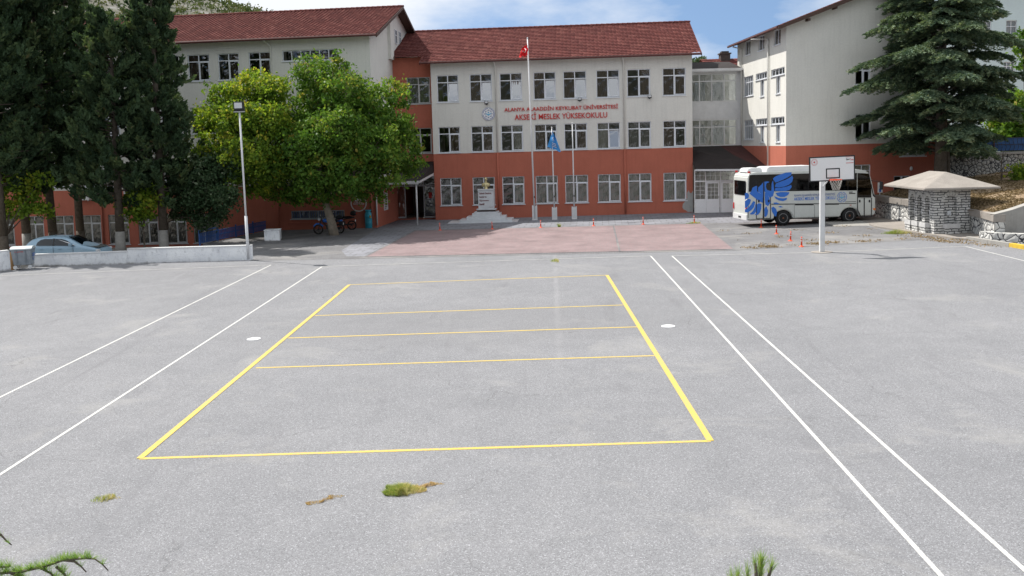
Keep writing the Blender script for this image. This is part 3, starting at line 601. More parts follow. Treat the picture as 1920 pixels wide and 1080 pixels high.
m.box(-3.24, -2.35, 1.105, 1.165, .05, .15); m.box(-.94, -.13, 1.105, 1.165, .05, .15)
dr = m.build('entrance_frame', ALU, cn)
MB().add([(a, 1.135, z) for a, z in ((-3.24, .1), (-2.35, .1), (-2.35, 3.0), (-3.24, 3.0))], [(0, 1, 2, 3)]).add([(a, 1.135, z) for a, z in ((-.94, .1), (-.13, .1), (-.13, 3.0), (-.94, 3.0))], [(0, 1, 2, 3)]).add([(a, 1.135, z) for a, z in ((-2.29, 2.37), (-1.0, 2.37), (-1.0, 3.0), (-2.29, 3.0))], [(0, 1, 2, 3)]).build('pane', PANE, dr)
MB().box(-.62, -.40, 1.12, 1.13, 1.45, 1.85).build('notice', REDP, dr)
m = MB(); c0 = [(-3.7, 1.04, 4.05), (-.05, 1.04, 4.05), (-.02, -.2, 3.25), (-.35, -4.3, 2.88), (-3.62, -4.3, 2.88), (-3.62, -.2, 3.2)]
m.add(c0, [(0, 1, 2, 3, 4, 5)]); m.add([(x, y, z-.07) for x, y, z in c0], [(0, 1, 2, 3, 4, 5)]); cr_ = m.build('canopy_roof', SHEETD, cn)
m = MB(); m.box(-3.62, -.33, -4.36, -4.31, 2.74, 2.90)
for i in range(26): m.lathe([(.001, 0), (.07, 0), (.07, .01), (.001, .01)], 10, M=Matrix.Translation((-3.55+i*.125, -4.335, 2.74)) @ Matrix.Rotation(pi/2, 4, 'X'))
m.add([(-.33, -4.34, 2.74), (-.30, -4.34, 2.9), (.0, -.2, 3.27), (.0, -.2, 3.1)], [(0, 1, 2, 3)]); m.build('fascia', WHITE, cr_)
MB().tube([(-.55, -4.2, 0), (-.55, -4.2, 2.8)], .055, 10).build('post', WHITE, cn, smooth=True); MB().tube([(-3.55, -4.2, 0), (-3.55, -4.2, 2.8)], .04, 10).build('post', WHITE, cn, smooth=True)
# ------------------------------------------------------------------ left wing
LY = -.12; LO = (-8.79, 58.95); FL = Frame(LO, LY)
lw = thing('school_wing', 'long cream school wing with tiled roof standing behind the dark conifers on the left', 'building', (LO[0], LO[1], 0), LY)
def z3(x, y): return FL.uv(340+x/3.8562, y/3.8562)
lops = []; sty = []
def addw(a, b, c, d, s, cu, fr=PVC): lops.append((a, b, c, d)); sty.append((s, cu, fr))
xs3 = [(-8.12, -6.62), (-10.22, -8.77), (-12.3, -10.8), (-14.4, -12.9), (-16.6, -15.1), (-18.8, -17.3), (-20.9, -19.4), (-23.0, -21.5), (-25.1, -23.6), (-27.3, -25.8), (-29.5, -28)]
for i, (a, b) in enumerate(xs3):
    addw(a, b, 9.78, 11.50, 'std', ['br', 'br', 'bl', None][i % 4]); addw(a, b, 6.33, 8.07, 'std', ['br', None, 'g'][i % 3]); addw(a, b, 2.98, 4.65, 'std', ['g', 'br'][i % 2])
for a, b in ((-14.5, -13.05), (-16.5, -15.05), (-18.62, -17.15), (-20.62, -19.14), (-22.6, -21.12), (-24.7, -23.3), (-27.0, -25.5), (-29.2, -27.7), (-12.6, -11.1)): addw(a, b, -.92, 1.08, 'std', 'g', ALU)
addw(-5.83, -2.12, 10.84, 11.53, 'strip', None); addw(-5.8, -2.15, 6.6, 7.3, 'strip', None); addw(-5.78, -2.14, .58, 1.12, 'strip', None, ALU)
m = MB(); wall_panel(m, T0, -42, 0, -1.5, 12.45, lops, bands=[2.78]); T9 = (0, 0, 0, pi/2); LD = 14.0
eo = [(6.75, 7.35, 12.5, 13.45), (7.95, 8.55, 12.5, 13.45)]
wall_panel(m, T9, 0, LD, -.5, 12.45, [], bands=[2.78])
LRZ = 15.05; k = LD/2
m.add([(0, 0, 12.45), (0, LD, 12.45), (0, k, LRZ-.12)], [(0, 1, 2)], 0)
m.add([(-42, 0, -1.5), (-42, LD, -1.5), (-42, LD, 12.45), (-42, k, LRZ-.1), (-42, 0, 12.45)], [(0, 1, 2, 3, 4)], 0); m.add([(-42, LD, -1.5), (0, LD, -1.5), (0, LD, 12.45), (-42, LD, 12.45)], [(0, 1, 2, 3)], 0)
m.build('wall', [CREAM, RED], lw)
MB().box(-.05, .22, 4.7, 5.5, 11.2, 13.95).build('pilaster', CREAM, lw)
for (a, b, c, d) in eo:
    o = MB().box(a-.02, b+.02, -.05, 0, c-.02, c+.04).box(a-.02, b+.02, -.05, 0, d-.04, d+.02).box(a-.02, a+.04, -.048, 0, c, d).box(b-.04, b+.02, -.048, 0, c, d).box((a+b)/2-.02, (a+b)/2+.02, -.046, 0, c, d).box(a, b, -.044, 0, c+.55, c+.6).build('window', PVC, lw, (0.003, 0, 0), pi/2)
    MB().add([(a, -.02, c), (b, -.02, c), (b, -.02, d), (a, -.02, d)], [(0, 1, 2, 3)]).build('pane', BUSG, o)
for (a, b, c, d), (s, cu, fr) in zip(lops, sty): window(lw, T0, a, b, c, d, s, cu, fr)
interior(lw, -41.8, -.2, .2, 5, [-1.3, 2.2, 5.6, 9.1, 12.3])
m = MB(); tiled_roof(m, -42.4, .62, -.6, 12.28, k, LRZ); tiled_roof(m, -42.4, .62, LD+.6, 12.28, k, LRZ, seg=3); ridge_caps(m, -42.4, .65, k, LRZ); rf = m.build('roof', ROOF, lw)
m = MB(); m.tube([(-42.4, -.65, 12.22), (.62, -.65, 12.22)], .075, 8); m.box(-42.3, .6, -.57, 0, 12.22, 12.26); m.build('gutter', GUTTER, rf)
m = MB()
for y0, y1 in ((-.65, k), (LD+.65, k)):
    za, zb = 12.26, LRZ+.02; m.add([(.60, y0, za-.2), (.66, y0, za-.2), (.66, y0, za), (.60, y0, za), (.60, y1, zb-.2), (.66, y1, zb-.2), (.66, y1, zb), (.60, y1, zb)], [(0, 1, 2, 3), (4, 5, 6, 7), (0, 1, 5, 4), (1, 2, 6, 5), (2, 3, 7, 6), (3, 0, 4, 7)])
    m.add([(.0, y0, za-.09), (.60, y0, za-.09), (.60, y1, zb-.09), (.0, y1, zb-.09)], [(0, 1, 2, 3)])
m.build('verge_board', WOODF, rf)
pipe(lw, [(-6.9, -.6, 12.2), (-6.8, -.4, 12.12), (-6.58, -.09, 11.85), (-6.58, -.09, 2.78)], .055, CREAM); pipe(lw, [(-6.58, -.09, 2.78), (-6.58, -.09, .0)], .055, RED)
pipe(lw, [(.05, -.06, 2.4), (.05, -.06, .1)], .045, WHITE); pipe(lw, [(-.28, -.08, 2.76), (-.28, -.08, .5)], .05, RED)
pipe(lw, [(-19.0, -.08, 2.76), (-19.0, -.08, -1)], .05, RED)
MB().box(-5.95, -1.98, -.1, .02, .30, .36).box(-6.5, -.4, -.06, .01, -.4, .05).build('ledge', RED, lw)
m = MB()
for i in range(26): u = -5.72+i*.142; m.tube([(u, .05, .62), (u+.05, .03, .85), (u, .05, 1.09)], .012, 4)
m.build('window_grille', RAILB, lw)
ac = thing('air_conditioner', 'white outdoor air conditioner unit on the red wall above the blue car, the left one', 'air conditioner', (LO[0], LO[1], 0), LY, 'air conditioner units on the terracotta wall')
b_ = MB().box(0, .85, -.38, -.06, 0, .62).build('casing', WHITE, ac, (-20.5, 0, 2.12), bevel=.02)
MB().lathe([(.24, 0), (.24, .012), (.19, .02), (.06, .02), (.001, .02)], 24, M=Matrix.Translation((.32, -.382, .31)) @ Matrix.Rotation(pi/2, 4, 'X')).build('fan_grille', DARK, b_)
MB().box(.05, .09, -.36, -.002, -.06, 0).box(.72, .76, -.36, -.002, -.06, 0).build('bracket', ALU, ac, (-20.5, 0, 2.12))
a2 = copy_tree(ac); a2['label'] = 'right one of two air conditioner units on the red wall, half hidden by conifer foliage'; a2.location = (LO[0]+3.3, LO[1]-.4+.0, .35)
# round smoke-free sign
rs = thing('round_wall_sign', 'round white outline smoke-free area sign with lettering on the shaded red wall', 'sign', (LO[0], LO[1], 0), LY)
m = MB(); Mx = Matrix.Translation((-1.16, -.02, 1.53)) @ Matrix.Rotation(pi/2, 4, 'X')
for q in range(5):
    n = 12; t0 = 2*pi*q/5+.35; t1 = t0+2*pi/5-.07
    vs = [Mx @ Vector((r*cos(t0+(t1-t0)*i/n), r*sin(t0+(t1-t0)*i/n), z)) for z in (0, .02) for r in (.47, .53) for i in range(n+1)]; e = n+1
    m.add(vs, [(i, i+1, e+i+1, e+i) for i in range(n)]+[(2*e+i, 2*e+i+1, 3*e+i+1, 3*e+i) for i in range(n)]+[(i, i+1, 2*e+i+1, 2*e+i) for i in range(n)]+[(e+i, e+i+1, 3*e+i+1, 3*e+i) for i in range(n)])
m.build('ring', WHITE, rs)
m = MB()
for x, z, r in ((-.18, .23, .07), (-.08, .27, .09), (.05, .28, .08), (.17, .24, .07)): m.lathe([(.001, 0), (r, 0), (r, .015), (.001, .015)], 14, M=Mx @ Matrix.Translation((x, z, .002+.001*x)))
m.build('cloud_motif', WHITE, rs)
text_mesh('lettering', 'DUMANSIZ', .56, .085, WHITE, rs, (-1.44, -.025, 1.58), depth=.012, bold=.01); text_mesh('lettering', 'HAVA SAHASI', .72, .085, WHITE, rs, (-1.52, -.025, 1.46), depth=.012, bold=.01)
# poster on the end wall beside the entrance
po = thing('wall_poster', 'tall narrow white framed notice on the red end wall beside the entrance', 'poster', (LO[0], LO[1], 0), LY)
MB().box(1.9, 2.9, -.04, -.005, .9, 2.35).build('board', SKINW, po, (0, 0, 0), pi/2); MB().box(2.0, 2.8, -.047, -.042, 2.1, 2.28).build('header', REDP, po, (0, 0, 0), pi/2)
m = MB()
for i in range(9): m.box(2.05, 2.35+.4*((i*7) % 5)/5, -.047, -.042, 1.02+i*.11, 1.07+i*.11)
m.build('text_lines', DARK, po, (0, 0, 0), pi/2)
# ------------------------------------------------------------------ right wing
RA = .025; n0 = atY(1474, 150, 55.0); RO = (n0.x, n0.y)
rw = thing('school_wing', 'tall cream gabled school wing above terracotta base, behind the white bus', 'building', (RO[0], RO[1], 0), RA)
GW = 9.6; RDp = 10.6; TL = (0, 0, 0, -pi/2)       # left wall: u = -y
m = MB(); FR = Frame(RO, RA); fops = []
for a, b, c, d, s, cu in ((1604, 1632, 122, 158, 'std', None), (1604, 1632, 215, 260, 'two', None), (1688, 1735, 264, 292, 'strip', None), (1600, 1632, 309, 345, 'grid', 'c'), (1676, 1706, 330, 374, 'two', None)):
    p = FR.uv(a, c); q = FR.uv(b, d); fops.append((p[0], q[0], q[1], p[1], s, cu))
wall_panel(m, T0, 0, GW, -.4, 11.85, fops, bands=[4.57])
m.add([(0, 0, 11.85), (GW, 0, 11.85), (GW/2, 0, 13.5)], [(0, 1, 2)], 0)
lo = []; ls = []
for dz in (0, -2.98):
    lo += [(-9.0, -6.75, 7.98+dz, 9.32+dz), (-6.15, -3.45, 8.90+dz, 9.33+dz), (-5.15, -4.35, 7.78+dz, 8.899+dz), (-2.9, -.3, 8.90+dz, 9.33+dz), (-1.9, -1.1, 7.78+dz, 8.899+dz)]; ls += [('grid', 'c'), ('strip', None), ('two', None), ('strip', None), ('two', None)]
for a, b in ((-8.75, -7.4), (-5.6, -4.3), (-2.38, -1.05)): lo.append((a, b, 10.78, 11.72)); ls.append(('two', 'bl'))
wall_panel(m, TL, -RDp, 0, -.4, 11.85, lo, bands=[4.57]); m.add([(GW, 0, -.4), (GW, RDp, -.4), (GW, RDp, 11.85), (GW, 0, 11.85)], [(0, 1, 2, 3)], 0); m.add([(0, RDp, -.4), (GW, RDp, -.4), (GW, RDp, 11.8), (GW/2, RDp, 13.5), (0, RDp, 11.8)], [(0, 1, 2, 3, 4)], 0)
m.build('wall', [CREAM, RED], rw)
for f in fops: window(rw, T0, *f[:4], f[4], f[5])
for f, (s, cu) in zip(lo, ls): window(rw, TL, *f, s, cu)
m = MB()
for z in (.2, 3.5, 6.7, 10.0): m.add([(.2, .2, z), (GW-.2, .2, z), (GW-.2, RDp-.2, z), (.2, RDp-.2, z)], [(0, 1, 2, 3)])
m.add([(3.5, .2, .2), (3.5, 10, .2), (3.5, 10, 11.5), (3.5, .2, 11.5)], [(0, 1, 2, 3)]); m.add([(.2, 4, .2), (9, 4, .2), (9, 4, 11.5), (.2, 4, 11.5)], [(0, 1, 2, 3)]); m.build('interior', INTER, rw)
m = MB(); rr = MB()
tiled_roof(rr, -.55, RDp+.5, -.62, 11.64, GW/2, 13.62)
rr.v = [(y, x, z) for x, y, z in rr.v]; r2 = MB(); tiled_roof(r2, -.55, RDp+.5, GW+.62, 11.64, GW/2, 13.62); r2.v = [(y, x, z) for x, y, z in r2.v]; rr.add(r2.v, r2.f)
rf = rr.build('roof', ROOF, rw); m = MB()
for x0, x1 in ((-.66, GW/2), (GW+.66, GW/2)):
    m.add([(x0, y, z) for y in (-.6, -.53) for z in (11.42, 11.64)]+[(x1, y, z) for y in (-.6, -.53) for z in (13.40, 13.64)], [(0, 1, 3, 2), (4, 5, 7, 6), (0, 1, 5, 4), (1, 3, 7, 5), (3, 2, 6, 7), (2, 0, 4, 6)])
    m.add([(x0, -.53, 11.58), (x0, 0, 11.58), (x1, 0, 13.54), (x1, -.53, 13.54)], [(0, 1, 2, 3)])
m.add([(-.66, -.53, 11.55), (0, -.53, 11.72), (0, RDp, 11.72), (-.66, RDp, 11.55)], [(0, 1, 2, 3)])
for x in (1.2, 2.8, GW-2.8, GW-1.2): m.box(x-.06, x+.06, -.56, 0, 11.62+(min(x, GW-x))*.41-.2, 11.62+(min(x, GW-x))*.41-.06)
m.build('verge_board', WOODF, rf); MB().tube([(-.68, -.5, 11.58), (-.68, RDp, 11.58)], .07, 8).build('gutter', GUTTER, rf)
pipe(rw, [(-.66, 4.9, 11.5), (-.62, 4.2, 11.42), (-.1, 3.25, 11.3), (-.1, 3.2, 3.2)], .055, CREAM); pipe(rw, [(-.6, 9.6, 11.5), (-.1, 9.3, 11.3), (-.1, 9.3, 4.8)], .05, CREAM)
MB().ball((0, 0, 0), (.09, .09, .14), 8).build('wall_lamp', WHITE, rw, (FR.uv(1707, 316)[0], -.1, FR.uv(1707, 316)[1]), smooth=True)
# ------------------------------------------------------------------ glazed link and vestibule
lk = thing('glazed_link', 'glazed white framed corridor with dark lean-to roof linking two cream school blocks', 'building', (RO[0], RO[1], 0), RA)
LX0, LX1, LYf = -5.6, -.02, 9.6
def glazing(m, pn, x0, x1, y, z0, z1, n, tz, th=.05):
    for i in range(n+1):
        x = x0+(x1-x0)*i/n; m.box(x-th/2, x+th/2, y-.04, y+.04, z0, z1)
    for z in (z0, tz, z1):
        for i in range(n): a = x0+(x1-x0)*i/n+th/2; b = x0+(x1-x0)*(i+1)/n-th/2; m.box(a, b, y-.038, y+.038, z-th/2, z+th/2)
    pn.add([(x0, y, z0), (x1, y, z0), (x1, y, z1), (x0, y, z1)], [(0, 1, 2, 3)])
m = MB(); pn = MB()
for za_, zb_, zc_ in ((7.75, 9.65, 9.15), (4.65, 6.45, 5.95)):
    m = MB(); pn = MB(); glazing(m, pn, LX0, LX1-.35, LYf, za_, zb_, 6, zc_, .07); fr = m.build('window', WHITE, lk); pn.build('pane', PANE, fr)
m = MB(); m.box(LX0, LX1, LYf-.03, LYf+.05, 6.5, 7.7); m.box(LX0, LX1, LYf-.03, LYf+.05, 4.0, 4.6); m.box(LX0, LX1, LYf-.03, LYf+.05, 9.7, 10.0); m.box(LX1-.3, LX1, LYf-.02, LYf+.04, 4.0, 10)
for i in range(9): m.box(LX0, LX1, LYf-.042, LYf-.03, 6.52+i*.13, 6.63+i*.13)
m.build('cladding', WHITE, lk)
m = MB(); m.add([(LX0-.2, LYf-.45, 9.98), (LX1, LYf-.45, 9.98), (LX1, LYf+3.2, 10.75), (LX0-.2, LYf+3.2, 10.75)], [(0, 1, 2, 3)]); m.add([(LX0-.2, LYf-.45, 9.90), (LX1, LYf-.45, 9.90), (LX1, LYf+3.2, 10.67), (LX0-.2, LYf+3.2, 10.67)], [(0, 1, 2, 3)]); rf = m.build('roof', SHEETD, lk)
m = MB(); m.box(LX0-.2, LX1, LYf-.5, LYf-.455, 9.84, 10.0)
for i in range(44): m.lathe([(.001, 0), (.062, 0), (.062, .01), (.001, .01)], 8, M=Matrix.Translation((LX0+.05+i*.125, LYf-.47, 9.84)) @ Matrix.Rotation(pi/2, 4, 'X'))
m.build('fascia', WHITE, rf)
m = MB(); m.add([(LX0, LYf+3.2, -.3), (LX1, LYf+3.2, -.3), (LX1, LYf+3.2, 10.6), (LX0, LYf+3.2, 10.6)], [(0, 1, 2, 3)])
for z in (4.3, 7.4): m.add([(LX0, LYf+.06, z), (LX1, LYf+.06, z), (LX1, LYf+3.2, z), (LX0, LYf+3.2, z)], [(0, 1, 2, 3)])
m.build('interior', CREAM, lk)
for dz in (0, -3.1):
    for i in range(4): a = LX0+.3+i*1.35; o = MB().box(a, a+.05, LYf+3.1, LYf+3.18, 7.9+dz, 9.2+dz).box(a+.7, a+.75, LYf+3.1, LYf+3.18, 7.9+dz, 9.2+dz).box(a, a+.75, LYf+3.1, LYf+3.18, 7.85+dz, 7.9+dz).box(a, a+.75, LYf+3.1, LYf+3.18, 9.2+dz, 9.25+dz).box(a+.05, a+.7, LYf+3.14, LYf+3.17, 7.9+dz, 9.2+dz, 1).build('inner_window', [PVC, LAMPG], lk)
# lean-to roof from the link front down to the vestibule, plus the vestibule itself
v0 = Vector((12.47, 61.75)); c_, s_ = cos(RA), sin(RA)
def tol(x, y): dx, dy = x-RO[0], y-RO[1]; return (dx*c_+dy*s_, -dx*s_+dy*c_)
a0 = tol(12.47, 61.60); VY0 = a0[1]; VX0 = a0[0]; VX1 = -.02; VY1 = 3.45
def vy(x): return VY0+(5.0-VY0)*(x-VX0)/(VX1-VX0)
m = MB(); top = [(VX0, LYf, 4.62), (VX1, LYf, 4.62), (VX1, 3.1, 3.10), (VX0, VY0-.45, 3.10)]
spl = .62; tm = lerp((VX0, LYf), (VX1, LYf), spl); bm_ = lerp((VX0, VY0-.45), (VX1, 3.1), .80)
m.add([top[0], (tm[0], tm[1], 4.62), (bm_[0], bm_[1], 3.10), top[3]], [(0, 1, 2, 3)], 0); m.add([(tm[0], tm[1], 4.62), top[1], top[2], (bm_[0], bm_[1], 3.10)], [(0, 1, 2, 3)], 1)
m.add([(x, y, z-.06) for x, y, z in top], [(0, 1, 2, 3)], 0); lr = m.build('lean_to_roof', [SHEETD, SHEET], lk)
m = MB(); A = Vector((VX0, VY0-.47, 0)); B = Vector((VX1, 3.08, 0)); d = (B-A); ang = atan2(d.y, d.x); Mf = Matrix.Translation(A) @ Matrix.Rotation(ang, 4, 'Z')
m.box(0, d.length, -.05, 0, 2.98, 3.11, M=Mf)
for i in range(int(d.length/.11)): m.lathe([(.001, 0), (.05, 0), (.05, .01), (.001, .01)], 8, M=Mf @ Matrix.Translation((.06+i*.11, -.02, 2.98)) @ Matrix.Rotation(pi/2, 4, 'X'), mi=1)
m.build('fascia', [WHITE, DARK], lr)
vb = thing('vestibule', 'white framed glass porch with double doors under the dark lean-to roof', 'porch', (12.47, 61.60, gz(12.5)), atan2(60.9-61.6, 17.0-12.47)+.0)
m = MB(); pn = MB(); W3 = [(0, .72), (.78, 1.72), (1.78, 2.68)]
for u in (0, .72, 1.72, 2.68, 4.4): m.box(u, u+.06, -.04, .04, 0, 2.95)
for a, b in ((.06, .72), (.78, 1.72), (1.78, 2.68), (2.74, 4.4)):
    m.box(a, b, -.038, .038, 2.12, 2.20); m.box(a, b, -.038, .038, 2.88, 2.95); pn.add([(a, 0, 2.2), (b, 0, 2.2), (b, 0, 2.88), (a, 0, 2.88)], [(0, 1, 2, 3)])
    k = 3 if b-a > .8 else 2
    for i in range(1, k): x = a+(b-a)*i/k; m.box(x-.01, x+.01, -.02, .02, 2.2, 2.88)
    m.box(a, b, -.019, .019, 2.53, 2.55)
m.box(.06, .72, -.02, .02, 0, .95); pn.add([(.06, 0, .95), (.72, 0, .95), (.72, 0, 2.12), (.06, 0, 2.12)], [(0, 1, 2, 3)]); m.box(.38, .40, -.015, .015, .95, 2.12)
for z in (1.24, 1.53, 1.82): m.box(.06, .72, -.014, .014, z, z+.02)
DW = pm('door_white', (.84, .86, .88), .45, .05, 2); m.build('frame', DW, vb); pn.build('pane', PANE, vb)
for a in (.79, 1.79):
    dm = MB(); w_ = .88; dm.box(0, .09, -.03, .02, 0, 2.1); dm.box(w_-.09, w_, -.03, .02, 0, 2.1); dm.box(.09, w_-.09, -.03, .02, 2.0, 2.1); dm.box(.09, w_-.09, -.028, .018, 0, .95)
    for i in (1, 2): dm.box(.09+.7*i/3-.01, .09+.7*i/3+.01, -.015, .01, .95, 2.0)
    for z in (1.2, 1.46, 1.72): dm.box(.09, w_-.09, -.014, .009, z, z+.02)
    do = dm.build('door', DW, vb, (a, -.02, 0)); MB().add([(.09, 0, .95), (w_-.09, 0, .95), (w_-.09, 0, 2), (.09, 0, 2)], [(0, 1, 2, 3)]).build('pane', PANE, do); MB().box(.78, .83, -.08, -.03, 1.0, 1.14).build('handle', ALU, do)
# small roof and chimney behind the link
rb = thing('rear_annexe', 'low red roofed annexe with a dark brick chimney seen behind the glazed link', 'building', (atY(1368, 110, 76).x, 76, 0), 0)
MB().box(-1.8, 2.2, 0, 4, -.5, 10.6).build('wall', CREAM, rb)
m = MB(); tiled_roof(m, -2.0, 2.4, -.4, 10.75, 2, 11.85); tiled_roof(m, -2.0, 2.4, 4.4, 10.75, 2, 11.85); rf = m.build('roof', ROOF, rb)
MB().box(-.4, .4, 1.4, 2.2, 11, 12.2).box(-.48, .48, 1.32, 2.28, 12.2, 12.3).box(-.3, .3, 1.5, 2.1, 12.3, 12.45).build('chimney', pm('chimney_brick', (.07, .055, .05), .9, .3, 6), rf)
# pale blue house
bl = atY(1838, 240, 78); bh = thing('house', 'pale blue house with white windows and a dish, behind the big cedar', 'building', (bl.x-3.5, 78, 0), .25)
FB = Frame((bl.x-3.5, 78), .25); bo = []
for a, b, c, d in ((1887, 1906, 38, 75), (1882, 1902, 116, 144), (1862, 1872, 0, 14), (1842, 1858, 40, 78)):
    p = FB.uv(a, c); q = FB.uv(b, d); bo.append((p[0], q[0], q[1], p[1]))
m = MB(); wall_panel(m, T0, 0, 14, -1, 17.4, bo); m.add([(0, 0, -1), (0, 10, -1), (0, 10, 17.4), (0, 0, 17.4)], [(0, 1, 2, 3)]); m.add([(0, 10, -1), (14, 10, -1), (14, 10, 17.4), (0, 10, 17.4)], [(0, 1, 2, 3)]); m.build('wall', BLUEWALL, bh)
for f in bo: window(bh, T0, *f, 'grid', 'c')
m = MB(); m.box(-.6, 14.6, -.6, 10.6, 17.4, 17.6); m.add([(-.6, -.6, 17.6), (14.6, -.6, 17.6), (14.6, 10.6, 17.6), (-.6, 10.6, 17.6), (4, 5, 20), (10, 5, 20)], [(0, 1, 5, 4), (1, 2, 5), (2, 3, 4, 5), (3, 0, 4)]); m.build('roof', GUTTER, bh)
interior(bh, .1, 13.9, .2, 4, [-1, 5, 9, 13, 17])
p = FB.uv(1909, 72, -.8); ds = thing('satellite_dish', 'grey satellite dish fixed to the pale blue house wall', 'satellite dish', (bl.x-3.5, 78, 0), .25)
MB().lathe([(.001, .0), (.25, .05), (.5, .2), (.51, .21), (.26, .07), (.001, .02)], 24, M=Matrix.Translation((p[0], -.8, p[1])) @ Matrix.Rotation(.9, 4, 'X') @ Matrix.Rotation(.5, 4, 'Y')).build('dish', ALU, ds, smooth=True)
MB().tube([(p[0], -.8, p[1]), (p[0], -.4, p[1]-.5), (p[0], 0, p[1]-.5)], .03, 6).tube([(p[0], -.8, p[1]-.3), (p[0]-.6, -1.5, p[1]-.35)], .02, 5).build('arm', ALU, ds)
# ------------------------------------------------------------------ monument
p = G(913, 416); mo = thing('monument', 'white marble pedestal on steps carrying a gilded bust, in front of the red wall', 'monument', (p.x, p.y, p.z), BY)
b_ = MB().box(-2.5, 2.1, -1.0, 1.0, 0, .06).box(-1.75, 1.75, -.85, .9, .06, .22).build('plinth', MARBLE, mo)
MB().box(-1.3, 1.3, -.6, .8, .22, .40).box(-.95, .95, -.35, .7, .40, .60).box(-.80, .80, -.28, .6, .60, .70).build('step', MARBLE, mo, bevel=.01)
MB().box(-.62, .62, -.25, .5, .70, .82).build('base_course', MARBD, mo); MB().box(-.66, .66, -.28, .54, .82, .88).box(-.52, .52, -.2, .42, .88, 2.12).box(-.56, .56, -.24, .46, 2.12, 2.2).build('pedestal', MARBLE, mo, bevel=.008)
for i, (t, wd) in enumerate((('Gelecek Gençlerin,', .82), ('Gençler ise', .48), ('Öğretmenlerin', .62), ('Eseridir', .34))): text_mesh('inscription', t, wd, .15, pm('inscription_red', (.16, .03, .03), .5, .1) if i == 0 else MATS['inscription_red'], mo, (-.44, -.203, 1.84-.235*i), depth=.008, bold=.02)
text_mesh('inscription', 'K. Atatürk', .24, .05, MATS['inscription_red'], mo, (.2, -.203, .98), depth=.006)
bu = thing('bust', 'gilded bronze head and shoulders bust on top of the marble pedestal', 'bust', (p.x-.0, p.y+.1, p.z+2.2), BY)
m = MB(); m.lathe([(.17, 0), (.15, .03), (.11, .1), (.13, .16)], 16)
m.ball((0, 0, .27), (.25, .15, .17), 12); m.tube([(0, 0, .34), (0, -.01, .52)], [.10, .075], 12); m.ball((0, -.02, .62), (.095, .12, .14), 14)
m.ball((0, -.135, .61), (.018, .03, .035), 6); m.ball((.095, 0, .61), (.015, .03, .035), 6); m.ball((-.095, 0, .61), (.015, .03, .035), 6); m.ball((0, -.11, .54), (.045, .03, .03), 6); m.ball((0, -.115, .665), (.075, .03, .018), 6); m.ball((0, .02, .68), (.1, .125, .1), 12)
m.ball((.17, 0, .27), (.12, .12, .12), 10); m.ball((-.17, 0, .27), (.12, .12, .12), 10)
m.add([(-.1, -.15, .36), (0, -.17, .2), (.1, -.15, .36), (0, -.13, .4)], [(0, 1, 2, 3)]); m.build('figure', GOLD, bu, smooth=True)
# ------------------------------------------------------------------ flagpoles and flags
def flagpole(px, py, topx, topy, lb, r=.05, bh=.85):
    p = G(px, py); t = atY(topx, topy, p.y); o = thing('flagpole', lb, 'flagpole', p, 0, 'white flagpoles before the school'); dx = t.x-p.x; h = t.z-p.z
    MB().tube([(0, 0, .1), (dx*.5, 0, h*.5), (dx, 0, h)], [r, r*.85, r*.6], 12).build('pole', POLE, o, smooth=True); MB().ball((dx, 0, h+.03), .05, 8).build('finial', POLE, o, smooth=True)
    MB().box(-.17, -.09, -.08, .08, 0, bh).box(.09, .17, -.08, .08, 0, bh).box(-.17, .17, -.1, .1, -.02, .04).box(-.09, .09, -.05, .05, .04, bh*.95).build('base_bracket', WHITE, o)
    MB().box(-.03, .03, -r-.03, -r, 1.5, 1.62).build('cleat', DARK, o); return p, t
fp1 = flagpole(1003, 413, 989, 72, 'tallest leaning white flagpole rising above the roof with the red flag', .062, 1.0)
fp2 = flagpole(1040, 412, 1034.5, 240, 'shorter white flagpole in the middle, carrying the drooping blue flag'); flagpole(1077, 411, 1073, 232, 'shorter white flagpole on the right, flying no flag')
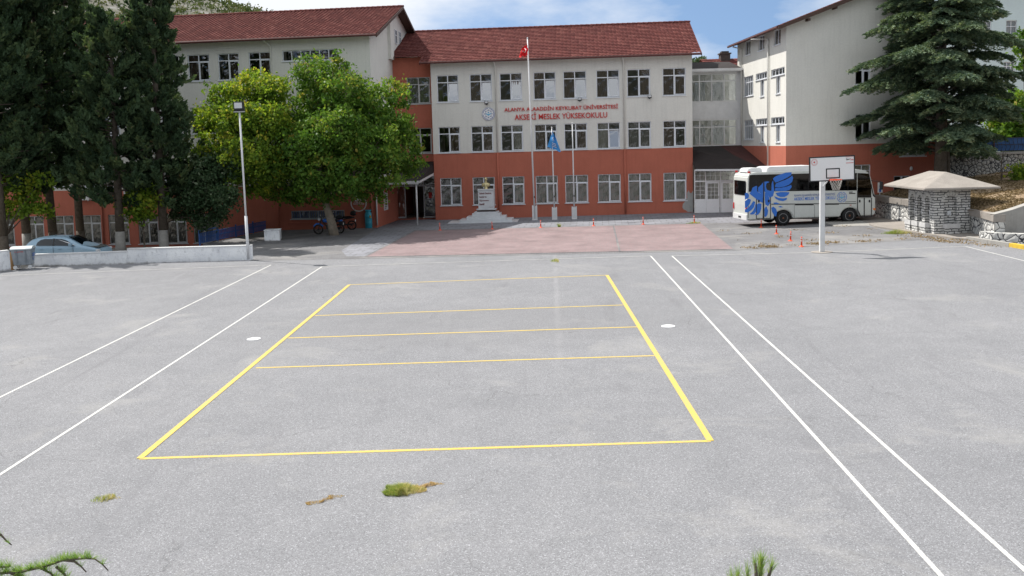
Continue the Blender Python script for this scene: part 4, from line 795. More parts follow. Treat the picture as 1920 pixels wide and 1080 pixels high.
def flag(name, px, Y, mat, lb, cat_deco):
    """px: outline polygon in the photograph (top hoist, ..); cloth built as folded sheet at depth Y"""
    (tlx, tly), (trx, try_), (brx, bry), (blx, bly) = px; o = thing(name, lb, 'flag', atY(tlx, tly, Y), 0); base = Vector(o.location); m = MB(); nu, nv = 18, 14
    def pos(u, v, off=0):
        x = (tlx*(1-u)+trx*u)*(1-v)+(blx*(1-u)+brx*u)*v; y = (tly*(1-u)+try_*u)*(1-v)+(bly*(1-u)+bry*u)*v
        q = atY(x, y, Y)-base; q.y += .10*sin(u*11+v*3)*(.3+u)+.05*sin(v*9)-off; q.z += .04*sin(u*13); return q
    for j in range(nv+1):
        for i in range(nu+1): m.v.append(tuple(pos(i/nu, j/nv)))
    for j in range(nv):
        for i in range(nu): m.f.append((j*(nu+1)+i, j*(nu+1)+i+1, (j+1)*(nu+1)+i+1, (j+1)*(nu+1)+i)); m.m.append(0)
    m.build('cloth', mat, o, smooth=True); d = MB()
    if cat_deco == 'crescent':
        n = 18; vs = []
        for i in range(n+1):
            t = .5+(2*pi-1.0)*i/n; vs.append(pos(.45+.17*cos(t), .46+.2*sin(t), .03)); vs.append(pos(.45+.12*cos(t)+.03, .46+.145*sin(t), .03))
        d.add(vs, [(2*i, 2*i+2, 2*i+3, 2*i+1) for i in range(n)])
        d.add([pos(.72+(.09 if k % 2 == 0 else .035)*cos(pi*k/5), .46+(.10 if k % 2 == 0 else .04)*sin(pi*k/5), .03) for k in range(10)], [tuple(range(10))])
    else:
        for k in range(8):
            t = 2*pi*k/8; d.add([pos(.40+.16*cos(t+a)*r, .34+.15*sin(t+a)*r, .03) for a, r in ((0, 1), (.3, .7), (0, .55), (-.3, .7))], [(0, 1, 2, 3)])
        for s in (-1, 1): d.add([pos(.40+s*a, .34+b, .035) for a, b in ((0, .05), (.07, -.04), (.03, .02), (0, 0))], [(0, 1, 2, 3)])
        for r in range(3): d.add([pos(.3+a, .58+.1*r+b, .03) for a, b in ((0, 0), (.42, .01), (.42, .04), (0, .03))], [(0, 1, 2, 3)])
    d.build('emblem', SKINW, o)
flag('national_flag', [(990, 80), (983, 86), (972, 107), (990.5, 103)], fp1[0].y-.02, REDFLAG, 'small red flag with white crescent and star near the tall pole top', 'crescent') if False else flag('national_flag', [(990, 81), (979, 90), (973, 107), (990.5, 104)], fp1[0].y-.05, REDFLAG, 'small red flag with white crescent and star near the tall pole top', 'crescent')
flag('university_flag', [(1035.5, 246), (1041, 256), (1052, 285), (1026, 276)], fp2[0].y-.1, BLUEFLAG, 'drooping sky blue flag with white emblem on the middle pole', 'star')
# ------------------------------------------------------------------ flexible posts
def flexpost():
    o = thing('traffic_post', '', 'traffic post', (0, 0, 0)); o['group'] = 'orange flexible posts around the paving'
    MB().lathe([(.15, 0), (.15, .03), (.09, .05), (.045, .12)], 16).lathe([(.045, .12), (.04, .72), (.03, .75), (.001, .755)], 14).build('body', ORANGE, o, smooth=True)
    for z in (.42, .60): MB().lathe([(.0445, z), (.0445, z+.055)], 14).build('reflective_band', WHITE, o, smooth=True)
    return o
fpst = flexpost(); first = True
for x, y, lb in ((825, 432, 'first orange post from the left, by the tree shade beside the pink paving'), (923, 430, 'orange flexible post in front of the monument steps'), (1014, 427, 'orange flexible post just right of the tallest flagpole foot'),
                 (1113, 424, 'orange flexible post right of the empty flagpole'), (1206, 421, 'orange flexible post between the empty flagpole and the glass porch'), (1302, 418, 'orange flexible post standing in a green weed near the glass porch'),
                 (1427, 427, 'orange flexible post beside the rear of the bus'), (1456, 439, 'orange flexible post in front of the rear wheel of the bus'), (1482, 452, 'orange flexible post second from the basketball stand, on the grey paving'), (1503, 463, 'orange flexible post nearest the basketball stand')):
    o = fpst if first else copy_tree(fpst); first = False; p = G(x, y); o.location = (p.x, p.y, p.z); o['label'] = lb; o.scale = (.8, .8, .62); o.rotation_euler = (random.uniform(-.04, .04), random.uniform(-.04, .04), 0)
# ------------------------------------------------------------------ basketball stand
p = G(1541, 473); bs = thing('basketball_stand', 'white basketball stand with orange rim standing at the far court line', 'basketball stand', p, 0); FBk = Frame((p.x, p.y-1.1), 0)
q0 = FBk.uv(1518, 341); q1 = FBk.uv(1603, 293); ox = q0[0]; w_ = q1[0]-q0[0]; zb, zt = q0[1]-p.z, q1[1]-p.z; tl = -.022
MB().lathe([(.45, 0), (.45, .02), (.001, .03)], 24).build('concrete_pad', CONCL, bs); MB().box(-.10, .10, -.08, .08, .02, zb+.1).build('post', WHITE, bs, bevel=.01)
MB().tube([(0, 0, zb+.05), (0, -.5, zb+.35), (0, -1.0, zb+.5)], .05, 8).tube([(0, 0, zb-.3), (0, -.95, zb+.15)], .03, 6).tube([(-.3, -1.0, zb+.6), (.0, -.2, zb+.1)], .02, 6).build('arm', WHITE, bs, (0, 0, 0))
bd = MB().box(0, w_, -.02, .02, 0, zt-zb).build('backboard', SKINW, bs, (ox, -1.1, zb)); bd.rotation_euler = (0, tl, 0)
f = .035; hh = zt-zb
MB().box(-.01, f, -.03, .03, -.01, hh+.01).box(w_-f, w_+.01, -.03, .03, -.01, hh+.01).box(f, w_-f, -.03, .03, -.01, f).box(f, w_-f, -.03, .03, hh-f, hh+.01).build('edge_frame', TRIM, bd)
cx = w_/2+.03; m = MB(); a, b, c, d, e = cx-.29, cx+.29, .10, .52, .045
m.box(a, a+e, -.026, -.021, c, d); m.box(b-e, b, -.026, -.021, c, d); m.box(a+e, b-e, -.026, -.021, c, c+e); m.box(a+e, b-e, -.026, -.021, d-e, d); m.build('target_square', TRIM, bd)
m = MB()
for r, n, s in ((.135, 22, .008), (.115, 22, .007), (.09, 18, .006)):
    for k in range(n): t = 2*pi*k/n; m.add([(.20+r*cos(t)+s*x, -.025, hh-.21+r*sin(t)+s*y) for x, y in ((-1, -1), (1, -1), (1, 1), (-1, 1))], [(0, 1, 2, 3)])
m.add([(.20+.05*cos(t)*a, -.025, hh-.21+.05*sin(t)*a) for t, a in [(pi*k/5, 1 if k % 2 else .55) for k in range(10)]], [tuple(range(10))]); m.build('round_logo', REDP, bd)
text_mesh('sponsor_lettering', 'Spor', .15, .10, TRIM, bd, (w_-.35, -.024, hh-.2), depth=.004, bold=.01); text_mesh('sponsor_lettering', 'Toto', .14, .08, REDP, bd, (w_-.19, -.024, hh-.2), depth=.004, bold=.01)
MB().box(w_-.36, w_-.05, -.026, -.022, hh-.31, hh-.29).box(w_-.36, w_-.05, -.026, -.022, hh-.06, hh-.05).build('red_rule', REDP, bd)
m = MB(); R = .225; rc = (cx-.02, -.42, .06); m.tube([(rc[0]+R*cos(2*pi*k/20), rc[1]+R*sin(2*pi*k/20), rc[2]) for k in range(21)], .016, 8, cap=False); m.box(rc[0]-.14, rc[0]+.14, -.2, -.03, .0, .075); rim = m.build('rim', ORANGE, bd)
m = MB()
for k in range(12):
    for s in (1, -1):
        pts = []
        for j in range(6): t = 2*pi*(k+s*j*.5)/12; r = R*(1-.42*j/5)+(.03*sin(j*2+k)); pts.append((rc[0]+r*cos(t), rc[1]+r*sin(t), rc[2]-.085*j))
        m.tube(pts, .0065, 4)
m.build('net', NETM, rim)
# ------------------------------------------------------------------ bus
q = G(1466, 424); BA = .113; o_ = Frame((q.x, q.y), BA); s0 = o_.uv(1402, 424)[0]; c_, s_ = cos(BA), sin(BA)
BO = (q.x+s0*c_, q.y+s0*s_); zg = gz(q.x)+.03; FBus = Frame(BO, BA)
def B(x, y): u, z = FBus.uv(1380+x/6.353, 270+y/6.353); return (u, z-zg)
bus = thing('bus', 'white midibus with blue bird graphic parked before the terracotta wall', 'bus', (BO[0], BO[1], zg), BA)
BLn = B(1660, 800)[0]; BH = B(300, 335)[1]; zb = B(700, 885)[1]; wr = .42; rx, fx = B(565, 890)[0], B(1357, 890)[0]; BW = 2.25
def arch(x): return [(x-.56*cos(t), zb+.50*sin(t)) for t in [pi*i/9 for i in range(10)]]
prof = [(0, zb)]+arch(rx)+arch(fx)+[(BLn-.05, zb), (BLn, zb+.15), (BLn, B(1660, 640)[1]), (B(1610, 400)[0], B(1610, 400)[1]), (B(1585, 345)[0]-.02, BH-.22), (B(1570, 330)[0]-.15, BH-.08), (BLn-1.1, BH), (.5, BH), (.16, BH-.05), (.02, BH-.25), (-.02, 1.2)]
bo = MB().prism(prof, 0, BW).build('body', BUSW, bus, bevel=.05)
def decal(name, polys, mat, y, par=bo):
    m = MB()
    for pl in polys: m.add([(u, y, z) for u, z in pl], [tuple(range(len(pl)))])
    return m.build(name, mat, par)
def BP(*a): return [B(x, y) for x, y in a]
win = decal('side_window', [BP((155, 390), (165, 368), (865, 350), (1440, 345), (1440, 553), (1000, 556), (150, 570))], BUSG, -.006)
decal('front_door_glass', [BP((1446, 345), (1585, 352), (1600, 420), (1612, 480), (1612, 636), (1446, 636))], BUSG, -.006)
decal('window_backing', [BP((158, 392), (168, 372), (865, 353), (1440, 348), (1440, 550), (153, 567)), BP((1450, 352), (1580, 356), (1595, 420), (1608, 480), (1608, 633), (1450, 633))], TRIM, -.003)
m = MB()
for x in (240, 420, 560, 700, 860, 1010, 1190, 1330): a, z1 = B(x, 560); m.box(a, a+.02, -.0085, -.0065, z1, BH-.42)
m.build('window_pillar', TRIM, bo)
tl_ = [BP((420, 712), (1432, 704), (1432, 711), (420, 722)), BP((700, 718), (925, 716), (925, 728), (700, 730)), BP((1050, 714), (1225, 712), (1225, 722), (1050, 724))]
for x in (242, 410): tl_.append(BP((x-4, 505), (x+5, 505), (x+5, 890), (x-4, 890)))
tl_ += [BP((318, 450), (336, 450), (336, 890), (318, 890)), BP((1442, 556), (1452, 556), (1452, 780), (1496, 870), (1480, 872), (1440, 785)), BP((1520, 638), (1533, 638), (1533, 866), (1520, 868)), BP((1608, 640), (1618, 640), (1618, 866), (1608, 868)), BP((240, 884), (415, 880), (415, 888), (240, 890)), BP((1480, 868), (1616, 862), (1616, 872), (1480, 876)), BP((1446, 640), (1612, 640), (1612, 644), (1446, 644))]
tl_ += [BP((x, 728), (x+3, 728), (x+3, 882), (x, 882)) for x in (692, 932, 1058)]+[BP((145, 700), (150, 700), (150, 880), (145, 880))]
decal('door_seams', tl_, TRIM, -.011)
bird = [[(440, 410), (470, 385), (520, 365), (590, 342), (640, 337), (662, 338), (655, 372), (610, 400), (560, 425), (500, 450), (455, 462), (443, 440)],
        [(455, 470), (520, 452), (590, 425), (640, 400), (668, 375), (680, 405), (668, 450), (630, 485), (570, 508), (510, 516), (466, 512)],
        [(466, 522), (540, 520), (610, 505), (655, 485), (663, 510), (640, 545), (590, 560), (520, 565), (462, 556)],
        [(470, 582), (530, 572), (600, 572), (636, 575), (622, 605), (580, 630), (530, 632), (490, 615)],
        [(455, 620), (500, 640), (560, 648), (608, 640), (600, 665), (560, 680), (510, 672), (470, 650)],
        [(336, 450), (372, 445), (400, 452), (362, 470), (355, 510), (380, 550), (420, 560), (424, 470), (440, 430), (455, 560), (440, 620), (400, 640), (370, 600), (340, 570)],
        [(180, 565), (195, 520), (235, 500), (250, 500), (250, 560), (300, 600), (318, 640), (318, 700), (270, 680), (235, 650), (170, 600), (160, 585)],
        [(262, 520), (300, 485), (322, 455), (322, 640), (290, 590), (262, 562)],
        [(342, 580), (365, 590), (395, 640), (410, 700), (380, 740), (350, 720), (342, 660)],
        [(105, 585), (130, 580), (155, 605), (150, 640), (105, 665)], [(105, 680), (150, 650), (178, 665), (165, 710), (135, 750), (105, 765)],
        [(105, 780), (140, 765), (180, 720), (205, 680), (228, 690), (215, 750), (180, 790), (140, 815), (105, 815)],
        [(160, 835), (200, 800), (225, 750), (236, 700), (240, 800), (215, 835), (185, 840)], [(222, 845), (246, 820), (248, 720), (270, 705), (302, 712), (300, 770), (285, 815), (262, 842)],
        [(340, 865), (338, 770), (360, 740), (382, 790), (375, 840), (355, 868)], [(420, 760), (445, 745), (475, 770), (488, 810), (478, 860), (462, 862), (430, 810)],
        [(445, 700), (480, 695), (520, 712), (480, 718), (450, 715)], [(500, 745), (530, 738), (560, 752), (530, 755)]]
decal('bird_graphic', [BP(*pl) for pl in bird], BUSB, -.014)
decal('bird_eye', [BP(*[(385+27*cos(t), 510+42*sin(t)) for t in [2*pi*k/14 for k in range(14)]]), BP((438, 415), (470, 462), (600, 422), (560, 436), (475, 470), (455, 520), (446, 470))], TRIM, -.017)
a = B(690, 626); b = B(1180, 600); text_mesh('bus_lettering', 'ALANYA ALAADDİN KEYKUBAT ÜNİVERSİTESİ', b[0]-a[0], .155, NAVY, bo, (a[0], -.006, a[1]), depth=.004, bold=.004)
a = B(690, 674); b = B(1182, 640); text_mesh('bus_lettering', 'AKSEKİ MESLEK YÜKSEKOKULU', b[0]-a[0], .235, BUSB, bo, (a[0], -.006, a[1]), depth=.004, bold=.01)
a = B(1260, 632); emblem('bus_emblem', bo, (a[0], -.004, a[1]), .34, 0, BUSW, BUSB, BUSB, CYANP, depth=0, plate=False)
m = MB()
for x0, x1, y in ((1345, 1390, 575), (1345, 1422, 592), (1300, 1430, 688)): a = B(x0, y+4); b = B(x1, y-4); m.box(a[0], b[0], -.006, -.003, a[1], a[1]+(.05 if y < 600 else .025))
m.build('small_marking', TRIM, bo)
for x in (1472, 1588, 270, 388): a = B(x, 690); MB().box(a[0]-.04, a[0]+.04, -.03, -.012, a[1]-.02, a[1]+.12).build('door_handle', TRIM, bo)
a = B(1650, 775); MB().box(a[0]-.08, BLn+.012, -.015, .05, a[1]-.05, a[1]+.05).build('indicator', ORL, bo); a = B(1365, 727); MB().box(a[0]-.05, a[0]+.05, -.02, -.003, a[1]-.015, a[1]+.015).build('side_marker', REDL, bo)
def wheel(x, y, name='wheel'):
    M = Matrix.Rotation(pi/2, 4, 'X'); o = MB().lathe([(.26, -.13), (wr-.04, -.14), (wr, -.10), (wr, .10), (wr-.04, .14), (.26, .13)], 28, M=M).build(name, BLACK, bus, (x, y, wr), smooth=True)
    m = MB(); m.lathe([(.27, .12), (.25, .135), (.21, .09), (.20, .06), (.10, .05), (.09, .10), (.001, .105)], 24, M=M)
    for k in range(10): t = 2*pi*k/10; m.lathe([(.018, .05), (.018, .075), (.001, .078)], 6, M=M @ Matrix.Translation((.14*cos(t), .14*sin(t), 0)))
    m.build('rim', CHROME, o, smooth=True); MB().lathe([(.06, .1), (.05, .14), (.001, .145)], 10, M=M).build('hub', pm('rust', (.20, .07, .03), .7, .3) if 'rust' not in MATS else MATS['rust'], o)
    m = MB()
    for i in range(6): t = pi*i/5
    return o
for x in (rx, fx):
    for y in (.16, BW-.16): wheel(x, y)
MB().box(.25, BLn-.3, .28, BW-.1, .32, zb+.12).box(rx-.6, rx+.6, .3, BW-.05, .3, zb+.5).box(fx-.6, fx+.6, .3, BW-.05, .3, zb+.5).build('underbody', BLACK, bus)
def rbox(x0, x1, h, y0, y1, name): return MB().prism([(x0, BH-.03), (x1, BH-.03), (x1-.06, BH+h*.9), (x1-.2, BH+h), (x0+.25, BH+h), (x0+.08, BH+h*.85)], y0, y1).build(name, WHITE, bus, bevel=.03)
rbox(B(170, 300)[0], B(360, 300)[0], .22, .5, BW-.5, 'roof_hatch'); rbox(B(385, 300)[0], B(385, 300)[0]+3.0, .27, .3, BW-.3, 'roof_air_conditioner'); rbox(4.6, 5.0, .1, .7, 1.5, 'roof_vent')
for y in (.15, BW-.15): MB().box(.08, .2, y-.05, y+.05, BH-.05, BH+.06).build('marker_lamp', REDL, bus, bevel=.01)
MB().box(-.035, -.024, .25, BW-.25, 1.75, 2.55).build('rear_window', BUSG, bus, (0.0, 0, 0)); MB().box(-.05, .02, .06, BW-.06, zb-.02, zb+.28).build('rear_bumper', WHITE, bus)
MB().box(-.045, -.02, .08, .22, .9, 1.25).build('tail_lamp', REDL, bus); MB().box(-.045, -.02, BW-.22, BW-.08, .9, 1.25).build('tail_lamp', REDL, bus); MB().box(-.06, -.051, .9, 1.3, zb+.06, zb+.16).build('number_plate', TRIM, bus)
a = B(1612, 438); MB().tube([(a[0]-.05, .1, a[1]), (a[0]+.45, -.25, a[1]-.04)], .018, 6).box(a[0]+.40, a[0]+.5, -.36, -.18, a[1]-.5, a[1]-.06).build('mirror', TRIM, bus)
decal('wiper', [BP((1603, 470), (1612, 468), (1640, 600), (1660, 625), (1650, 636), (1628, 615))], TRIM, -.013)
MB().prism([(x-.0, z) for x, z in ((BLn-.42, 2.45), (BLn+.01, 1.52), (BLn+.025, 1.52), (BLn-.39, 2.47))], .12, BW-.12).build('windscreen', BUSG, bus)
# ------------------------------------------------------------------ post sign beside the bus
p = G(1649, 408); ps = thing('post_sign', 'small white sign with blue marks on a post between bus and stone wall', 'sign', (p.x, p.y, p.z), 0); F_ = Frame((p.x, p.y), 0)
MB().lathe([(.22, 0), (.22, .3), (.20, .33), (.001, .33)], 18).build('concrete_foot', CONC, ps); MB().tube([(0, 0, .3), (.0, 0, 2.0)], .03, 8).build('post', ALU, ps)
zt = F_.uv(1649, 342)[1]-p.z; sb = MB().box(-.14, .14, -.045, -.02, zt-.6, zt).build('panel', SKINW, ps)
m = MB(); m.box(-.06, .06, -.05, -.046, zt-.56, zt-.36); m.box(-.05, .07, -.05, -.046, zt-.30, zt-.16); m.box(-.02, .04, -.05, -.046, zt-.12, zt-.04); m.build('blue_marks', BLUEP, sb)
# ------------------------------------------------------------------ fountain kiosk
ks = thing('fountain_kiosk', 'white stone drinking fountain with arched niches under a broad concrete hipped roof', 'fountain', (20.3, 43.38, .185), 0)
KW, KD, KH = 1.72, 2.85, 2.22
def niche_wall(m, T, u0, u1, h, ops):
    """wall with arched niches: ops=(u centre, half width, z0, spring)"""
    xs = [u0]
    for uc, hw, z0, sp in ops: xs += [uc-hw, uc+hw]
    xs.append(u1)
    for i in range(0, len(xs), 2): m.add([pt(T, xs[i], 0, 0), pt(T, xs[i+1], 0, 0), pt(T, xs[i+1], 0, h), pt(T, xs[i], 0, h)], [(0, 1, 2, 3)])
    for uc, hw, z0, sp in ops:
        m.add([pt(T, uc-hw, 0, 0), pt(T, uc+hw, 0, 0), pt(T, uc+hw, 0, z0), pt(T, uc-hw, 0, z0)], [(0, 1, 2, 3)])
        n = 10; arc = [(uc-hw*cos(pi*i/n), sp+hw*sin(pi*i/n)) for i in range(n+1)]
        for i in range(n): a, b = arc[i], arc[i+1]; m.add([pt(T, a[0], 0, a[1]), pt(T, b[0], 0, b[1]), pt(T, b[0], 0, h), pt(T, a[0], 0, h)], [(0, 1, 2, 3)])
        path = [(uc-hw, z0)]+arc+[(uc+hw, z0)]; D_ = .2
        for i in range(len(path)-1): a, b = path[i], path[i+1]; m.add([pt(T, a[0], 0, a[1]), pt(T, b[0], 0, b[1]), pt(T, b[0], D_, b[1]), pt(T, a[0], D_, a[1])], [(0, 1, 2, 3)])
        m.add([pt(T, a, D_, b) for a, b in path], [tuple(range(len(path)))]); m.add([pt(T, uc-hw, 0, z0), pt(T, uc+hw, 0, z0), pt(T, uc+hw, D_, z0), pt(T, uc-hw, D_, z0)], [(0, 1, 2, 3)])
m = MB(); TF = (0, 0, 0, 0); TS = (0, 0, 0, -pi/2); TR = (KW, 0, 0, pi/2); TB = (KW, KD, 0, pi)
fo = [(.78, .31, .38, 1.62)]; so_ = [(-KD+.48, .27, .38, 1.62), (-KD+1.28, .27, .38, 1.62), (-.72, .27, .38, 1.62)]
niche_wall(m, TF, 0, KW, KH, fo); niche_wall(m, TS, -KD, 0, KH, so_); niche_wall(m, TR, 0, KD, KH, []); niche_wall(m, TB, 0, KW, KH, []); m.build('stone_body', KSTONE, ks)
m = MB()
for T, ops_ in ((TF, fo), (TS, so_)):
    for uc, hw, z0, sp in ops_:
        n = 9
        for i in range(n):
            t0 = pi*(i+.13)/n; t1 = pi*(i+.87)/n; vs = []
            for d in (-.03, .02):
                for r, t in ((hw, t0), (hw+.17, t0), (hw+.17, t1), (hw, t1)): vs.append(pt(T, uc-r*cos(t), d, sp+r*sin(t)))
            m.add(vs, [(0, 1, 2, 3), (4, 5, 6, 7), (0, 1, 5, 4), (1, 2, 6, 5), (2, 3, 7, 6), (3, 0, 4, 7)])
m.build('arch_stones', pm('arch_stone', (.60, .60, .58), .85, .2, 5), ks)
for T, ops_ in ((TF, fo), (TS, so_)):
    for uc, hw, z0, sp in ops_:
        def bx(m, a, b, y0, y1, z0_, z1_): vs = [Vector(pt(T, x, y, z)) for z in (z0_, z1_) for y in (y0, y1) for x in (a, b)]; m.add(vs, [(0, 2, 3, 1), (4, 5, 7, 6), (0, 1, 5, 4), (2, 6, 7, 3), (0, 4, 6, 2), (1, 3, 7, 5)])
        m = MB(); w2 = hw+.06; bx(m, uc-w2, uc+w2, -.26, -.20, 0.36, .58); bx(m, uc-w2, uc-w2+.07, -.20, -.01, .36, .58); bx(m, uc+w2-.07, uc+w2, -.20, -.01, .36, .58); bx(m, uc-w2+.07, uc+w2-.07, -.20, -.01, .365, .44); m2 = MB(); bx(m2, uc-w2+.03, uc+w2-.03, -.24, -.01, 0, .36); m2.build('basin_support', KSTONE, ks)
        m.build('basin', [pm('basin_stone', (.55, .55, .55), .8, .2, 4) if 'basin_stone' not in MATS else MATS['basin_stone']], ks)
        m = MB(); bx(m, uc-.09, uc+.09, .13, .199, .95, 1.17); m.build('tap_plate', MARBLE, ks); tp = pt(T, uc, .12, .98); e = pt(T, uc, -.02, .98); e2 = pt(T, uc, -.02, .92); MB().tube([tp, e, e2], .015, 6).build('tap', ALU, ks)
rx0, rx1, ry0, ry1 = -.85, 2.78, -.75, 3.9; z0, z1 = KH-.0, KH+.10; rg = (1.0, 1.0, 2.75, .80)
m = MB(); vs = [(rx0, ry0, z0), (rx1, ry0, z0), (rx1, ry1, z0), (rx0, ry1, z0), (rx0, ry0, z1), (rx1, ry0, z1), (rx1, ry1, z1), (rx0, ry1, z1), (rg[0], rg[1], KH+rg[3]), (rg[0], rg[2], KH+rg[3])]
m.add(vs, [(0, 3, 2, 1), (0, 1, 5, 4), (1, 2, 6, 5), (2, 3, 7, 6), (3, 0, 4, 7), (4, 5, 8), (5, 6, 9, 8), (6, 7, 9), (7, 4, 8, 9)]); m.build('roof', CONCL, ks, bevel=.025)
sheet('fountain_slab', [XY(1640, 427), XY(1785, 449), XY(1830, 452), (22.6, 43), (22.2, 53), (20.4, 54)], .09, CONCL, thick=.12)
m = MB(); m.add([(17.6, 49.3, .17), (20.4, 49.2, .18), (21.4, 49.6, .19), (21.4, 52.5, .19), (17.6, 53, .17), (17.6, 49.6, .26), (20.2, 49.5, .26), (20.8, 50, .26), (20.8, 52.5, .26), (17.6, 53, .26)], [(5, 6, 7, 8, 9), (0, 1, 6, 5), (1, 2, 7, 6), (2, 3, 8, 7), (0, 5, 9, 4)]); m.build('concrete_ramp', CONC)['kind'] = 'structure'
# ------------------------------------------------------------------ retaining wall, slope, upper wall and fence on the right
wl = thing('retaining_wall', 'low white painted stone retaining wall with concrete cap, running behind the fountain kiosk', 'wall', (0, 0, 0)); path = [(21.55, 53.6), (21.65, 50), (21.9, 47), (22.1, 44), (21.95, 42.0), (21.6, 40.3)]
m = MB(); cp = MB()
def wallrun(m, path, zb, zt, th):
    n = len(path); a = []; 
    for i, (x, y) in enumerate(path):
        d = Vector(path[min(i+1, n-1)])-Vector(path[max(i-1, 0)]); d.normalize(); nn = Vector((-d.y, d.x)); a.append((Vector((x, y)), Vector((x, y))+nn*th))
    for i in range(n-1):
        (p0, q0), (p1, q1) = a[i], a[i+1]; zb0, zb1 = zb(i), zb(i+1); zt0, zt1 = zt(i), zt(i+1)
        m.add([(p0.x, p0.y, zb0), (p1.x, p1.y, zb1), (p1.x, p1.y, zt1), (p0.x, p0.y, zt0), (q0.x, q0.y, zb0), (q1.x, q1.y, zb1), (q1.x, q1.y, zt1), (q0.x, q0.y, zt0)], [(0, 1, 2, 3), (4, 5, 6, 7), (3, 2, 6, 7), (0, 1, 5, 4), (0, 3, 7, 4), (1, 2, 6, 5)])
zc = [1.55, 1.52, 1.48, 1.45, 1.42, 1.40]
wallrun(m, path, lambda i: .1, lambda i: zc[i]-.33, .4); m.build('stone_face', STONEW, wl)
wallrun(cp, [(x-.09, y) for x, y in path], lambda i: zc[i]-.33, lambda i: zc[i], .5); cp.build('cap', CONCL, wl, bevel=.015)
ex = [21.55, 22.4, 23.6, 26, 29, 34]; zz_ = [1.42, 1.6, 1.95, 2.45, 2.98, 3.08]; m = MB(); fr_ = [(x, 40.3+(x-21.55)*.1) for x in ex]
for i in range(5): (a, b), (c, d) = fr_[i], fr_[i+1]; m.add([(a, b, .1), (c, d, .1), (c, d, zz_[i+1]), (a, b, zz_[i]), (a, b+.45, zz_[i]), (c, d+.45, zz_[i+1])], [(0, 1, 2, 3), (3, 2, 5, 4)])
m.build('end_block', CONC, wl)
w2 = thing('low_stone_wall', 'knee high rough white stone footing stepping out at the right end of the wall', 'wall', (0, 0, 0))
m = MB(); wallrun(m, [(21.2, 40.9), (21.3, 40.0), (22.2, 39.2), (24.5, 38.4)], lambda i: .1, lambda i: .62, .5); m.build('stone_face', STONEW, w2)
kb = thing('kerb', 'pale concrete kerb with a yellow painted end, curving along the court edge at right', 'kerb', (0, 0, 0))
m = MB(); wallrun(m, [(20.75, 41.2), (20.9, 39.6), (21.12, 38.3)], lambda i: .1, lambda i: .36, .22); m.build('kerb_stone', CONC, kb, bevel=.01)
m = MB(); wallrun(m, [(21.12, 38.29), (21.25, 37.0), (21.6, 35.0)], lambda i: .1, lambda i: .36, .22); m.build('painted_kerb_stone', YEL, kb, bevel=.01)
def slope_z(x, y):
    t = np.clip((x-22.0)/7.5, 0, 1); b = 1.36+(1.35*t**.8)*(1+.2*np.clip((50-y)/12, -.4, 1)); return b
nx, ny = 60, 60; X, Y = np.meshgrid(np.linspace(21.9, 60, nx), np.linspace(40.62, 80, ny)); r_ = np.random.default_rng(3)
Z = slope_z(X, Y)+.05*np.sin(X*2.1+Y)+.04*np.sin(Y*3.1-X*1.3); i = np.arange(nx*ny).reshape(ny, nx); F = np.stack([i[:-1, :-1], i[:-1, 1:], i[1:, 1:], i[1:, :-1]], -1).reshape(-1, 4)
Y = np.maximum(Y, 40.45+(X-21.55)*.1); Xs = np.where(Y > 56, np.maximum(X, 26.5), X); raw('slope', np.stack([Xs, Y, Z], -1).reshape(-1, 3), F, SOIL, smooth=True)['kind'] = 'structure'
n = 42000; px_ = 22.1+rng.random(n)**1.4*11; py_ = 41+rng.random(n)*14; pz_ = slope_z(px_, py_)+.03; k_ = np.sin(px_*1.7)+np.sin(py_*1.3+px_)+rng.normal(size=n)*.8; s_ = k_ > -.6; P = np.stack([px_, py_, pz_], -1)[s_]
nr = rng.normal(size=P.shape)*[.8, .8, .4]+[0, 0, .35]; V, F = leafcloud(P, .075, 2.2, nrm=nr, jit=.2); tag(raw('dry_grass', V, F, DRYS, tone=np.clip(rng.normal(.5, .25, len(P)), 0, 1)), 'dry straw grass covering the bank above the stone wall, its colour darkened for shade', 'grass', kind='stuff')
uw = thing('upper_stone_wall', 'dark jointed whitewashed stone wall under the blue fence at the top of the bank', 'wall', (26.4, 54.9, 2.1), .0)
MB().box(0, 16, 0, .5, 0, 1.62).build('stone_face', STONEU, uw); MB().box(-.1, 16.1, -.08, .58, 1.62, 1.76).box(-.12, .35, -.1, .6, 1.4, 1.75).build('cap', CONC, uw)
fn = thing('blue_fence', 'blue mesh backed railing along the top of the upper stone wall', 'fence', (27.0, 55.1, 3.86), 0)
m = MB()
for z in (.04, .42, .82): m.box(0, 15.4, -.02, .02, z, z+.04)
for i in range(62):
    u = .25*i; m.tube([(u, 0, .05), (u+.08, -.02, .3), (u, 0, .55), (u-.02, 0, .8)], .014, 4)
m.build('railing', DARK, fn)
for i in range(7): MB().box(-.03, .03, -.03, .03, 0, 1.0).build('fence_post', GUTTER, fn, (2.35*i+.0, .04, 0))
MB().box(.05, 15.3, .10, .13, .08, .86).build('blue_panel', pm('fence_blue', (.03, .10, .27), .6, .25, 3), fn)
tr_ = atY(1687*0+1868, 340, 50)
